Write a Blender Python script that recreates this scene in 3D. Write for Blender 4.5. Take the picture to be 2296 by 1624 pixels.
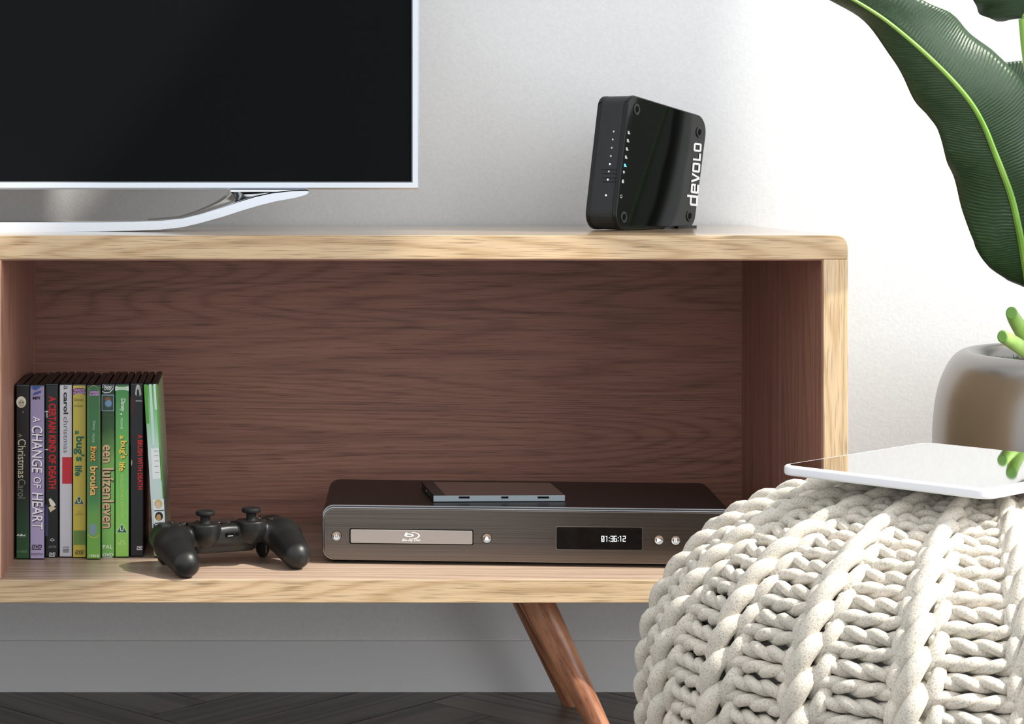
import bpy, bmesh, math, random
import numpy as np
from mathutils import Vector, Matrix
random.seed(7)
for o in list(bpy.data.objects): bpy.data.objects.remove(o)
scene = bpy.context.scene
col = scene.collection
PI = math.pi

# ------------------------------------------------------------------ camera
F = 4882.0; VX, VY = 554.0, 376.0; CY = -2.25; CZ = 0.634      # focal length and vanishing point in pixels of the 2296x1624 frame
cam_d = bpy.data.cameras.new('camera'); cam = bpy.data.objects.new('camera', cam_d); col.objects.link(cam)
cam.location = (0, CY, CZ); cam.rotation_euler = (PI/2, 0, 0)
cam_d.sensor_fit = 'HORIZONTAL'; cam_d.sensor_width = 36; cam_d.lens = F/2296*36
cam_d.shift_x = (1148-VX)/2296; cam_d.shift_y = -(812-VY)/2296; cam_d.clip_start = 0.05
scene.camera = cam
# ------------------------------------------------------------------ light
world = bpy.data.worlds.new('daylight'); scene.world = world; world.use_nodes = True
bgn = world.node_tree.nodes['Background']; bgn.inputs[0].default_value = (0.93, 0.965, 1.0, 1); bgn.inputs[1].default_value = 1.22
sd = bpy.data.lights.new('sun_offscreen', 'SUN'); sun = bpy.data.objects.new('sun_offscreen', sd); col.objects.link(sun)
SUN = Vector((-0.85, 0.36, -1.0)).normalized()
sun.rotation_euler = SUN.to_track_quat('-Z', 'Y').to_euler(); sun.location = (3, -2, 3.5)
sd.energy = 6.1; sd.angle = math.radians(1.2); sd.color = (1.0, 0.955, 0.88)
wl = bpy.data.lights.new('window_right_offscreen', 'AREA'); win = bpy.data.objects.new('window_right_offscreen', wl); col.objects.link(win)   # skylight through the tall window
wl.shape = 'RECTANGLE'; wl.size = 1.7; wl.size_y = 2.5; wl.energy = 40; wl.color = (0.95, 0.975, 1.0); win.location = (1.76, -1.34, 1.32); win.rotation_euler = (0, PI/2, 0); wl.size, wl.size_y = 2.5, 1.7
scene.view_settings.view_transform = 'Standard'; scene.view_settings.look = 'None'
scene.view_settings.exposure = 0.0; scene.view_settings.gamma = 1.0; scene.view_settings.use_curve_mapping = False

# ------------------------------------------------------------------ pixel helpers
def at(px, py, D):                      # point seen at a pixel, D metres in front of the camera plane
    return Vector(((px-VX)/F*D, CY+D, CZ-(py-VY)/F*D))
def onz(px, py, z):                     # ... on a horizontal plane
    return at(px, py, (CZ-z)*F/(py-VY))
def onplane(px, py, p, n):              # ... on any plane
    d = Vector(((px-VX)/F, 1, -(py-VY)/F)); c = Vector((0, CY, CZ))
    return c + d*((p-c).dot(n)/d.dot(n))

# ------------------------------------------------------------------ materials
def srgb(r, g, b):
    f = lambda c: (c/255/12.92) if c/255 <= 0.04045 else ((c/255+0.055)/1.055)**2.4
    return (f(r), f(g), f(b), 1)
class NT:
    def __init__(s, name):
        s.m = bpy.data.materials.new(name); s.m.use_nodes = True; s.t = s.m.node_tree
        s.p = s.t.nodes['Principled BSDF']
    def n(s, typ, **kw):
        nd = s.t.nodes.new(typ)
        for k, v in kw.items():
            if k.startswith('i_'):
                key = k[2:]; key = int(key) if key.isdigit() else key.replace('_', ' ')
                nd.inputs[key].default_value = v
            else: setattr(nd, k, v)
        return nd
    def l(s, a, ao, b, bi): s.t.links.new(a.outputs[ao], b.inputs[bi])
    def ramp(s, stops, interp='LINEAR'):
        r = s.n('ShaderNodeValToRGB'); e = r.color_ramp.elements; r.color_ramp.interpolation = interp
        while len(e) < len(stops): e.new(0.5)
        for k, (p, c) in enumerate(stops): e[k].position = p; e[k].color = c
        return r
def plain(name, c, rough=0.5, metal=0.0, spec=0.5, coat=0.0, emit=None, es=1.0, ior=None):
    t = NT(name); t.p.inputs['Base Color'].default_value = c; t.p.inputs['Roughness'].default_value = rough
    t.p.inputs['Metallic'].default_value = metal; t.p.inputs['Specular IOR Level'].default_value = spec
    t.p.inputs['Coat Weight'].default_value = coat
    if ior: t.p.inputs['IOR'].default_value = ior
    if emit: t.p.inputs['Emission Color'].default_value = emit; t.p.inputs['Emission Strength'].default_value = es
    return t.m
def grainy(name, c1, c2, scale=60, rough=0.6, bump=0.1, dist=0.001, stretch=(1, 1, 1), metal=0.0, spec=0.5):
    t = NT(name); tc = t.n('ShaderNodeTexCoord'); mp = t.n('ShaderNodeMapping'); mp.inputs['Scale'].default_value = stretch
    no = t.n('ShaderNodeTexNoise', i_Scale=scale, i_Detail=4.0, i_Roughness=0.6)
    t.l(tc, 'Object', mp, 0); t.l(mp, 0, no, 'Vector')
    r = t.ramp([(0.3, c1), (0.7, c2)]); t.l(no, 'Fac', r, 0); t.l(r, 0, t.p, 'Base Color')
    b = t.n('ShaderNodeBump', i_Strength=bump, i_Distance=dist); t.l(no, 'Fac', b, 'Height'); t.l(b, 0, t.p, 'Normal')
    t.p.inputs['Roughness'].default_value = rough; t.p.inputs['Metallic'].default_value = metal; t.p.inputs['Specular IOR Level'].default_value = spec
    return t.m
def wood(name, dark, mid, light, axis='X', rough=0.45, rings=9.0, line=0.55, spec=0.35, off=(0, 0, 0), across=7.0, bump=0.15, streak=0.85, shear=0.0):
    # contour-line rings from a stretched noise, fine fibres and short dark pores along the grain
    t = NT(name); tc = t.n('ShaderNodeTexCoord')
    k = {'X': 0, 'Y': 1, 'Z': 2}[axis]
    def mapped(al, ac):
        s = [ac]*3; s[k] = al
        m = t.n('ShaderNodeMapping'); m.inputs['Scale'].default_value = s; m.inputs['Location'].default_value = off
        if shear:                          # grain follows a part that leans along x
            sp = t.n('ShaderNodeSeparateXYZ'); t.l(tc, 'Object', sp, 0); ma = t.n('ShaderNodeMath', operation='MULTIPLY_ADD'); ma.inputs[1].default_value = -shear
            t.l(sp, 2, ma, 0); t.l(sp, 0, ma, 2); cb = t.n('ShaderNodeCombineXYZ'); t.l(ma, 0, cb, 0); t.l(sp, 1, cb, 1); t.l(sp, 2, cb, 2); t.l(cb, 0, m, 0)
        else: t.l(tc, 'Object', m, 0)
        return m
    m1 = mapped(0.55, across)
    n1 = t.n('ShaderNodeTexNoise', i_Scale=1.0, i_Detail=1.6, i_Roughness=0.5, i_Distortion=0.15); t.l(m1, 0, n1, 'Vector')
    mu = t.n('ShaderNodeMath', operation='MULTIPLY'); mu.inputs[1].default_value = rings*2*PI; t.l(n1, 'Fac', mu, 0)
    m2 = mapped(9.0, 420.0)
    n2 = t.n('ShaderNodeTexNoise', i_Scale=1.0, i_Detail=3.0, i_Roughness=0.6); t.l(m2, 0, n2, 'Vector')
    sc = t.n('ShaderNodeMath', operation='MULTIPLY'); sc.inputs[1].default_value = 3.2; t.l(n2, 'Fac', sc, 0)
    ad = t.n('ShaderNodeMath', operation='ADD'); t.l(mu, 0, ad, 0); t.l(sc, 0, ad, 1)
    si = t.n('ShaderNodeMath', operation='SINE'); t.l(ad, 0, si, 0)
    mr = t.n('ShaderNodeMapRange'); mr.inputs[1].default_value = -1; mr.inputs[2].default_value = 1; t.l(si, 0, mr, 0)
    cr = t.ramp([(0.0, dark), (0.28, mid), (1.0, light)]); t.l(mr, 0, cr, 0)
    m3 = mapped(22.0, 900.0); n3 = t.n('ShaderNodeTexNoise', i_Scale=1.0, i_Detail=2.0); t.l(m3, 0, n3, 'Vector')
    pr = t.ramp([(0.30, (0.35, 0.33, 0.32, 1)), (0.46, (1, 1, 1, 1)), (0.75, (1.12, 1.12, 1.12, 1))]); t.l(n3, 'Fac', pr, 0)
    mx = t.n('ShaderNodeMix', data_type='RGBA', blend_type='MULTIPLY'); mx.inputs[0].default_value = line
    t.l(cr, 0, mx, 6); t.l(pr, 0, mx, 7)
    m4 = mapped(0.5, 3.0); n4 = t.n('ShaderNodeTexNoise', i_Scale=1.0, i_Detail=2.0); t.l(m4, 0, n4, 'Vector')
    br = t.ramp([(0.3, (0.82, 0.80, 0.80, 1)), (0.7, (1.15, 1.15, 1.15, 1))]); t.l(n4, 'Fac', br, 0)
    m5 = mapped(2.6, 150.0); n5 = t.n('ShaderNodeTexNoise', i_Scale=1.0, i_Detail=4.0, i_Roughness=0.6, i_Distortion=0.3); t.l(m5, 0, n5, 'Vector')
    sr = t.ramp([(0.28, (0.60, 0.60, 0.62, 1)), (0.45, (0.96, 0.96, 0.96, 1)), (0.72, (1.10, 1.08, 1.06, 1))]); t.l(n5, 'Fac', sr, 0)
    mx3 = t.n('ShaderNodeMix', data_type='RGBA', blend_type='MULTIPLY'); mx3.inputs[0].default_value = streak
    t.l(mx, 2, mx3, 6); t.l(sr, 0, mx3, 7)
    mx2 = t.n('ShaderNodeMix', data_type='RGBA', blend_type='MULTIPLY'); mx2.inputs[0].default_value = 0.8
    t.l(mx3, 2, mx2, 6); t.l(br, 0, mx2, 7); t.l(mx2, 2, t.p, 'Base Color')
    b = t.n('ShaderNodeBump', i_Strength=bump, i_Distance=0.0006); t.l(n3, 'Fac', b, 'Height'); t.l(b, 0, t.p, 'Normal')
    t.p.inputs['Roughness'].default_value = rough; t.p.inputs['Specular IOR Level'].default_value = spec
    return t.m

WD, WM, WL = (0.285, 0.138, 0.099, 1), (0.345, 0.168, 0.120, 1), (0.365, 0.181, 0.131, 1)
OD, OM, OL = (0.46, 0.315, 0.175, 1), (0.54, 0.385, 0.228, 1), (0.58, 0.425, 0.260, 1)

M = {}
M['walnut_x'] = wood('walnut_back', WD, WM, WL, 'X', 0.5, 62, 0.6, off=(0.2, 0, 0.37))
M['walnut_z'] = wood('walnut_side', WD, WM, WL, 'Z', 0.5, 26, 0.5, across=9)
M['walnut_floor'] = wood('walnut_shelf', (0.38, 0.265, 0.19, 1), (0.44, 0.325, 0.24, 1), (0.48, 0.36, 0.275, 1), 'X', 0.38, 20, 0.4, spec=0.5)
M['walnut_leg'] = wood('walnut_leg', (0.25, 0.10, 0.05, 1), (0.36, 0.155, 0.082, 1), (0.43, 0.20, 0.105, 1), 'Z', 0.3, 7, 0.6, spec=0.5, across=22, shear=-0.489)
M['oak_x'] = wood('oak_edge_lengthwise', OD, OM, OL, 'X', 0.5, 40, 0.75, across=11, streak=0.5)
M['oak_z'] = wood('oak_edge_upright', OD, OM, OL, 'Z', 0.5, 40, 0.75, across=11, streak=0.5)
M['oak_top'] = wood('oak_lacquered_top', OD, OM, OL, 'X', 0.4, 40, 0.5, across=11, bump=0.02, streak=0.5)
for k_, v_ in (('Coat Weight', 1.0), ('Coat Roughness', 0.12)): M['oak_top'].node_tree.nodes['Principled BSDF'].inputs[k_].default_value = v_
M['wall'] = grainy('white_plaster', (0.71, 0.71, 0.715, 1), (0.76, 0.76, 0.765, 1), 240, 0.7, 0.16, 0.0012, spec=0.2)
M['base'] = plain('baseboard_paint', (0.75, 0.75, 0.755, 1), 0.55, spec=0.3)
M['planks'] = [wood('floor_oak_%s' % nm, tuple(c*f for c in (0.068, 0.058, 0.052))+(1,), tuple(c*f for c in (0.125, 0.109, 0.099))+(1,),
               tuple(c*f for c in (0.155, 0.134, 0.12))+(1,), 'X', 0.42, 6, 0.6, spec=0.45, across=16, off=(k*3.1, k*1.7, 0)) for k, (nm, f) in enumerate((('dark', 0.8), ('medium', 1.0), ('pale', 1.2)))]
M['subfloor'] = plain('subfloor', (0.01, 0.008, 0.007, 1), 0.8)
M['silver'] = plain('silver_bezel', (0.68, 0.72, 0.78, 1), 0.25, 0.6)
M['chrome'] = plain('polished_chrome', (0.86, 0.87, 0.88, 1), 0.12, 1.0)
M['chrome_dark'] = plain('dark_chrome', (0.42, 0.44, 0.46, 1), 0.2, 0.95)
M['satin'] = plain('satin_aluminium', (0.74, 0.78, 0.84, 1), 0.3, 0.55)
M['screen'] = plain('dark_screen', (0.0055, 0.006, 0.0065, 1), 0.6, spec=0.02)
M['blackgloss'] = plain('black_gloss', (0.003, 0.003, 0.003, 1), 0.04, spec=0.3)
M['blackmatte'] = plain('black_matte', (0.012, 0.0135, 0.0145, 1), 0.45, spec=0.4)
M['rubber'] = plain('black_rubber', (0.008, 0.008, 0.008, 1), 0.6, spec=0.3)
M['void'] = plain('black_recess', (0.002, 0.002, 0.002, 1), 0.8, spec=0.1)
M['white'] = plain('white_print', (0.82, 0.82, 0.80, 1), 0.5)
M['greyprint'] = plain('grey_print', (0.45, 0.46, 0.45, 1), 0.5)
M['led'] = plain('white_led', (0.8, 0.8, 0.8, 1), 0.4, emit=(1, 1, 1, 1), es=0.9)
M['leddim'] = plain('unlit_led', (0.6, 0.6, 0.6, 1), 0.4)
M['ledblue'] = plain('blue_led', (0.1, 0.5, 0.8, 1), 0.4, emit=(0.12, 0.62, 1, 1), es=0.7)
M['digits'] = plain('display_digits', (0.8, 0.9, 0.9, 1), 0.4, emit=(0.85, 0.97, 1, 1), es=0.9)
M['pad'] = plain('black_controller', (0.009, 0.0095, 0.009, 1), 0.40, spec=0.4)
M['padgloss'] = plain('black_controller_gloss', (0.012, 0.012, 0.012, 1), 0.2, spec=0.6)
M['player'] = plain('player_lid', (0.012, 0.010, 0.009, 1), 0.4, spec=0.4)
M['boxtop'] = plain('box_steel', (0.42, 0.42, 0.43, 1), 0.25, 0.95)
M['boxtrim'] = plain('box_trim', (0.045, 0.035, 0.031, 1), 0.5, spec=0.4)
M['boxfront'] = plain('box_front_steel', (0.33, 0.39, 0.42, 1), 0.45, 0.3)
M['tabletedge'] = plain('tablet_white', (0.80, 0.81, 0.84, 1), 0.3, spec=0.5)
M['tabletglass'] = plain('tablet_glass', (0.68, 0.68, 0.67, 1), 0.03, 1.0)
M['pot'] = plain('satin_pot', (0.31, 0.295, 0.28, 1), 0.26, 0.95, spec=0.6)
M['soil'] = grainy('soil', (0.02, 0.014, 0.01, 1), (0.06, 0.045, 0.03, 1), 80, 0.9, 0.6, 0.004)
M['moss'] = plain('moss', (0.05, 0.12, 0.015, 1), 0.7)
M['stem'] = grainy('green_stem', (0.16, 0.36, 0.045, 1), (0.30, 0.52, 0.10, 1), 25, 0.4, 0.05, stretch=(1, 1, 0.2))
M['stub'] = grainy('pale_green_stem', (0.24, 0.44, 0.07, 1), (0.42, 0.62, 0.18, 1), 30, 0.4, 0.05, stretch=(1, 1, 0.3))
M['stubcut'] = plain('cut_stem', (0.12, 0.26, 0.04, 1), 0.6)
def brushed():
    t = NT('brushed_steel'); tc = t.n('ShaderNodeTexCoord'); mp = t.n('ShaderNodeMapping'); mp.inputs['Scale'].default_value = (4, 4, 1400)
    no = t.n('ShaderNodeTexNoise', i_Scale=1.0, i_Detail=3.0); t.l(tc, 'Object', mp, 0); t.l(mp, 0, no, 'Vector')
    r = t.ramp([(0.3, (0.15, 0.128, 0.112, 1)), (0.7, (0.22, 0.188, 0.166, 1))]); t.l(no, 'Fac', r, 0); t.l(r, 0, t.p, 'Base Color')
    b = t.n('ShaderNodeBump', i_Strength=0.12, i_Distance=0.0004); t.l(no, 'Fac', b, 'Height'); t.l(b, 0, t.p, 'Normal')
    t.p.inputs['Metallic'].default_value = 1.0; t.p.inputs['Roughness'].default_value = 0.28
    return t.m
M['brushed'] = brushed()
M['tray'] = plain('tray_steel', (0.36, 0.325, 0.30, 1), 0.4, 0.45)
M['button'] = plain('button_steel', (0.45, 0.42, 0.40, 1), 0.18, 0.95)
M['glassdark'] = plain('display_glass', (0.004, 0.003, 0.003, 1), 0.06, spec=0.5)
def wool():
    t = NT('cream_wool'); tc = t.n('ShaderNodeTexCoord')
    no = t.n('ShaderNodeTexNoise', i_Scale=750.0, i_Detail=3.0, i_Roughness=0.7); t.l(tc, 'Object', no, 'Vector')
    n2 = t.n('ShaderNodeTexNoise', i_Scale=45.0, i_Detail=3.0); t.l(tc, 'Object', n2, 'Vector')
    r = t.ramp([(0.31, (0.33, 0.315, 0.28, 1)), (0.46, (0.64, 0.59, 0.52, 1)), (0.66, (0.72, 0.665, 0.59, 1))]); t.l(no, 'Fac', r, 0)
    r2 = t.ramp([(0.3, (0.84, 0.86, 0.84, 1)), (0.65, (1.05, 1.03, 1.0, 1))]); t.l(n2, 'Fac', r2, 0)
    mx = t.n('ShaderNodeMix', data_type='RGBA', blend_type='MULTIPLY'); mx.inputs[0].default_value = 0.9
    t.l(r, 0, mx, 6); t.l(r2, 0, mx, 7); t.l(mx, 2, t.p, 'Base Color')
    b = t.n('ShaderNodeBump', i_Strength=0.28, i_Distance=0.0010); t.l(no, 'Fac', b, 'Height'); t.l(b, 0, t.p, 'Normal')
    t.p.inputs['Roughness'].default_value = 0.95; t.p.inputs['Specular IOR Level'].default_value = 0.1
    t.p.inputs['Sheen Weight'].default_value = 0.15
    return t.m
M['wool'] = wool()
M['woolcore'] = grainy('wool_lining', (0.52, 0.51, 0.48, 1), (0.62, 0.60, 0.56, 1), 300, 0.95, 0.4, 0.001, spec=0.1)
def leafmat():
    t = NT('banana_leaf'); uv = t.n('ShaderNodeUVMap'); uv.uv_map = 'UVMap'
    sx = t.n('ShaderNodeSeparateXYZ'); t.l(uv, 0, sx, 0)
    nz = t.n('ShaderNodeTexNoise', i_Scale=5.0, i_Detail=3.0); t.l(uv, 0, nz, 'Vector')
    a = t.n('ShaderNodeMath', operation='MULTIPLY'); a.inputs[1].default_value = 820; t.l(sx, 0, a, 0)
    b0 = t.n('ShaderNodeMath', operation='MULTIPLY'); b0.inputs[1].default_value = 9; t.l(nz, 'Fac', b0, 0)
    ad = t.n('ShaderNodeMath', operation='ADD'); t.l(a, 0, ad, 0); t.l(b0, 0, ad, 1)
    si = t.n('ShaderNodeMath', operation='SINE'); t.l(ad, 0, si, 0)
    mr = t.n('ShaderNodeMapRange'); mr.inputs[1].default_value = -1; mr.inputs[2].default_value = 1; t.l(si, 0, mr, 0)
    mp = t.n('ShaderNodeMapping'); mp.inputs['Scale'].default_value = (150, 7, 1); t.l(uv, 0, mp, 0)
    nf = t.n('ShaderNodeTexNoise', i_Scale=1.0, i_Detail=4.0, i_Roughness=0.65); t.l(mp, 0, nf, 'Vector')
    hm = t.n('ShaderNodeMath', operation='MULTIPLY'); t.l(mr, 0, hm, 0); t.l(nf, 'Fac', hm, 1)
    r = t.ramp([(0.0, (0.006, 0.019, 0.005, 1)), (0.45, (0.013, 0.040, 0.011, 1)), (1.0, (0.034, 0.085, 0.025, 1))])
    t.l(nf, 'Fac', r, 0); t.l(r, 0, t.p, 'Base Color')
    b = t.n('ShaderNodeBump', i_Strength=0.42, i_Distance=0.0016); t.l(hm, 0, b, 'Height'); t.l(b, 0, t.p, 'Normal')
    t.p.inputs['Roughness'].default_value = 0.4; t.p.inputs['Specular IOR Level'].default_value = 0.5
    return t.m
M['leaf'] = leafmat()

# ------------------------------------------------------------------ object helpers
def tag(o, label=None, cat=None, group=None, kind=None):
    if label: o['label'] = label
    if cat: o['category'] = cat
    if group: o['group'] = group
    if kind: o['kind'] = kind
    return o
def thing(name, loc, label, cat, group=None):
    o = bpy.data.objects.new(name, None); o.empty_display_size = 0.05; col.objects.link(o); o.location = loc
    return tag(o, label, cat, group)
def rootloc(p):
    v = Vector((0, 0, 0))
    while p: v = v + p.location; p = p.parent
    return v
def mesh_obj(name, verts, faces, mat, parent=None, smooth=False, local=False, origin=None):
    # world-space vertices; children are stored relative to their thing's base
    off = Vector((0, 0, 0))
    if parent and not local: off = rootloc(parent)
    if origin is not None: off = off + Vector(origin)
    me = bpy.data.meshes.new(name)
    me.from_pydata([tuple(Vector(v)-off) for v in verts], [], faces); me.update()
    bm = bmesh.new(); bm.from_mesh(me); bmesh.ops.recalc_face_normals(bm, faces=bm.faces); bm.to_mesh(me); bm.free()
    o = bpy.data.objects.new(name, me); col.objects.link(o)
    if mat: me.materials.append(mat)
    if parent: o.parent = parent
    if origin is not None: o.location = Vector(origin)
    if smooth: shade(o)
    return o
def shade(o, ang=40):
    me = o.data
    me.polygons.foreach_set('use_smooth', [True]*len(me.polygons))
    try: me.set_sharp_from_angle(angle=math.radians(ang))
    except Exception: pass
class MB:                                  # collects shapes that make up ONE part
    def __init__(s): s.v = []; s.f = []
    def add(s, v, f):
        n = len(s.v); s.v += [Vector(p) for p in v]; s.f += [[i+n for i in q] for q in f]; return s
    def box(s, x0, x1, y0, y1, z0, z1):
        v = [(x, y, z) for z in (z0, z1) for y in (y0, y1) for x in (x0, x1)]
        return s.add(v, [(0, 2, 3, 1), (4, 5, 7, 6), (0, 1, 5, 4), (2, 6, 7, 3), (0, 4, 6, 2), (1, 3, 7, 5)])
    def prism(s, poly, d):                 # polygon of points swept along d
        n = len(poly); d = Vector(d); v = [Vector(p) for p in poly]+[Vector(p)+d for p in poly]
        f = [list(range(n)), list(range(2*n-1, n-1, -1))]+[[i, (i+1) % n, n+(i+1) % n, n+i] for i in range(n)]
        return s.add(v, f)
    def tube(s, pts, rads, sides=8, cap=True, flat=1.0, up=None):
        pts = [Vector(p) for p in pts]; n = len(pts)
        if not hasattr(rads, '__len__'): rads = [rads]*n
        ref = Vector(up) if up else None; rings = []; prev = None
        for i, p in enumerate(pts):
            t = (pts[min(i+1, n-1)]-pts[max(i-1, 0)]).normalized()
            if ref is not None: a = ref-t*ref.dot(t)
            elif prev is None: a = (Vector((0, 0, 1)) if abs(t.z) < 0.9 else Vector((1, 0, 0))).cross(t)
            else: a = prev-t*prev.dot(t)
            a.normalize(); prev = a; b = t.cross(a)
            rings.append([p+(a*math.cos(2*PI*k/sides)*flat+b*math.sin(2*PI*k/sides))*rads[i] for k in range(sides)])
        v = [q for r in rings for q in r]
        f = [[i*sides+k, i*sides+(k+1) % sides, (i+1)*sides+(k+1) % sides, (i+1)*sides+k] for i in range(n-1) for k in range(sides)]
        if cap: f += [list(range(sides))[::-1], list(range((n-1)*sides, n*sides))]
        return s.add(v, f)
    def lathe(s, prof, c, axis=(0, 0, 1), sides=32, closed=False):
        ax = Vector(axis).normalized(); a = (Vector((1, 0, 0)) if abs(ax.x) < 0.9 else Vector((0, 1, 0))).cross(ax).normalized(); b = ax.cross(a); c = Vector(c)
        v = [c+ax*z+(a*math.cos(2*PI*k/sides)+b*math.sin(2*PI*k/sides))*r for r, z in prof for k in range(sides)]
        n = len(prof)
        f = [[i*sides+k, i*sides+(k+1) % sides, (i+1)*sides+(k+1) % sides, (i+1)*sides+k] for i in range(n-1) for k in range(sides)]
        if not closed: f += [list(range(sides))[::-1], list(range((n-1)*sides, n*sides))]
        return s.add(v, f)
    def build(s, name, mat, parent=None, smooth=False, local=False, origin=None): return mesh_obj(name, s.v, s.f, mat, parent, smooth, local, origin)
def bevel(o, w, seg=3, ang=40):
    bm = bmesh.new(); bm.from_mesh(o.data)
    es = [e for e in bm.edges if len(e.link_faces) == 2 and e.calc_face_angle(0) > math.radians(ang)]
    bmesh.ops.bevel(bm, geom=es, offset=w, segments=seg, affect='EDGES', profile=0.5, clamp_overlap=True)
    bm.to_mesh(o.data); bm.free(); shade(o, 50)
    wn = o.modifiers.new('normals', 'WEIGHTED_NORMAL'); wn.keep_sharp = True; wn.weight = 100; return o
def fillet(poly, rads, seg=8):             # round the corners of a 2D polygon
    out = []; n = len(poly)
    for i in range(n):
        p = Vector(poly[i]); a = (Vector(poly[i-1])-p); b = (Vector(poly[(i+1) % n])-p); r = rads[i] if hasattr(rads, '__len__') else rads
        a.normalize(); b.normalize(); ang = a.angle(b); d = r/math.tan(ang/2); c = p+(a+b).normalized()*(r/math.sin(ang/2))
        s = p+a*d-c; e = p+b*d-c; a0 = math.atan2(s.y, s.x); da = (math.atan2(e.y, e.x)-a0+PI) % (2*PI)-PI
        out += [(c.x+r*math.cos(a0+da*k/seg), c.y+r*math.sin(a0+da*k/seg)) for k in range(seg+1)]
    return out
def letters(s, bold=0.0, shear=0.0, space=1.0):   # built-in font as flat triangles in a unit box
    cu = bpy.data.curves.new('t', 'FONT'); cu.body = s; cu.offset = bold; cu.resolution_u = 3; cu.space_character = space; cu.fill_mode = 'FRONT'
    ob = bpy.data.objects.new('t', cu); col.objects.link(ob); bpy.context.view_layer.update()
    me = bpy.data.meshes.new_from_object(ob.evaluated_get(bpy.context.evaluated_depsgraph_get()))
    v = [(p.co.x+shear*p.co.y, p.co.y) for p in me.vertices]; f = [list(q.vertices) for q in me.polygons]
    bpy.data.objects.remove(ob); bpy.data.curves.remove(cu); bpy.data.meshes.remove(me)
    x0, x1 = min(p[0] for p in v), max(p[0] for p in v); y0, y1 = min(p[1] for p in v), max(p[1] for p in v)
    return [((p[0]-x0)/(x1-x0), (p[1]-y0)/(y1-y0)) for p in v], f
def ptext(name, s, quad, mp, mat, parent, bold=0.0, shear=0.0, local=False, space=1.0):
    # quad: pixel corners where the text's bottom-left, bottom-right, top-left, top-right go; mp maps a pixel to a point
    v, f = letters(s, bold, shear, space); bl, br, tl, tr = [Vector(q) for q in quad]
    w = [mp(*((bl*(1-x)+br*x)*(1-y)+(tl*(1-x)+tr*x)*y)) for x, y in v]
    return mesh_obj(name, w, f, mat, parent, local=local)
def box_px(x0, x1, y0, y1, rot='0'):
    if rot == '0': return (x0, y1), (x1, y1), (x0, y0), (x1, y0)
    if rot == 'cw': return (x0, y0), (x0, y1), (x1, y0), (x1, y1)
    return (x1, y1), (x1, y0), (x0, y1), (x0, y0)
def patch(name, pts, mp, mat, parent, local=False):
    return mesh_obj(name, [mp(*p) for p in pts], [list(range(len(pts)))], mat, parent, local=local)
def ring_px(c, r, n=20, ry=None): return [(c[0]+r*math.cos(2*PI*k/n), c[1]+(ry or r)*math.sin(2*PI*k/n)) for k in range(n)]
def annulus(name, c, r0, r1, mp, mat, parent, a0=0, a1=2*PI, n=20, local=False):
    v = []; f = []
    for k in range(n+1):
        a = a0+(a1-a0)*k/n
        v += [mp(c[0]+r0*math.cos(a), c[1]+r0*math.sin(a)), mp(c[0]+r1*math.cos(a), c[1]+r1*math.sin(a))]
    f = [[2*k, 2*k+1, 2*k+3, 2*k+2] for k in range(n)]
    return mesh_obj(name, v, f, mat, parent, local=local)

# ------------------------------------------------------------------ the room
WY = 0.385
tag(MB().box(-2.2, 1.9, WY, WY+0.15, 0, 2.9).build('wall_back', M['wall']), 'white textured plaster wall behind the media cabinet', None, None, 'structure')
bb = MB().box(-2.2, 1.75, WY-0.004, WY, 0, 0.0615).build('baseboard_back', M['base'])
tag(bb, 'low flat white baseboard along the wall', None, None, 'structure')
# unseen pier and lintel around window openings, added to shade the back wall
wr = MB().box(1.75, 1.9, -0.47, -0.165, 0, 2.9)
wr.box(1.75, 1.9, -2.2, -0.47, 2.6, 2.9).box(1.75, 1.9, -0.165, WY, 2.6, 2.9)
tag(wr.build('shade_pier_right', M['wall']), 'white wall pier between two tall sunlit windows', None, None, 'structure')
fl = MB().box(-2.2, 1.9, -2.4, WY+0.15, -0.05, -0.0025).build('floor', M['subfloor'])
tag(fl, 'dark brown herringbone wood floor', None, None, 'structure')
# herringbone planks, each its own piece; the pattern is anchored on joints seen under the cabinet
PW, PLN = 0.0933, 0.4665
def plank_mesh(k):
    g = 0.0007
    bm = bmesh.new(); bmesh.ops.create_cube(bm, size=1)
    for v in bm.verts: v.co = Vector((v.co.x*(PLN-2*g), v.co.y*(PW-2*g), v.co.z*0.012-0.006+0.0))
    es = [e for e in bm.edges if all(v.co.z > -0.001 for v in e.verts)]
    bmesh.ops.bevel(bm, geom=es, offset=0.0008, segments=1, affect='EDGES')
    me = bpy.data.meshes.new('plank'); bm.to_mesh(me); bm.free(); me.materials.append(M['planks'][k]); return me
pm = [plank_mesh(k) for k in range(3)]
S2 = math.sqrt(0.5); ax_u = Vector((S2, S2)); ax_v = Vector((S2, -S2))      # the two plank directions
anchor = Vector((-0.113, 0.266)); cnt = 0
rnd = random.Random(3)
for a in range(-18, 19):
    for b in range(-6, 7):
        # unit cell of the herringbone in (u, v) plank widths
        for kind in (0, 1):
            # horizontal-type plank: occupies u in [a, a+5], v in [a', a'+1]
            base_u = a+b*5; base_v = -a+b*5
            if kind == 0: cu_, cv_, L = base_u+2.5, base_v+0.5, 'u'
            else: cu_, cv_, L = base_u+0.5, base_v-2.5, 'v'
            p = anchor+ax_u*(cu_*PW)+ax_v*(cv_*PW)
            if not (-0.75 < p.x < 1.25 and -1.25 < p.y < 0.56): continue
            o = bpy.data.objects.new('plank', pm[rnd.choice((0, 1, 1, 2))]); col.objects.link(o); o.parent = fl
            o.location = (p.x, p.y, 0); o.rotation_euler = (0, 0, PI/4 if L == 'u' else -PI/4); cnt += 1
print('planks', cnt)

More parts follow.
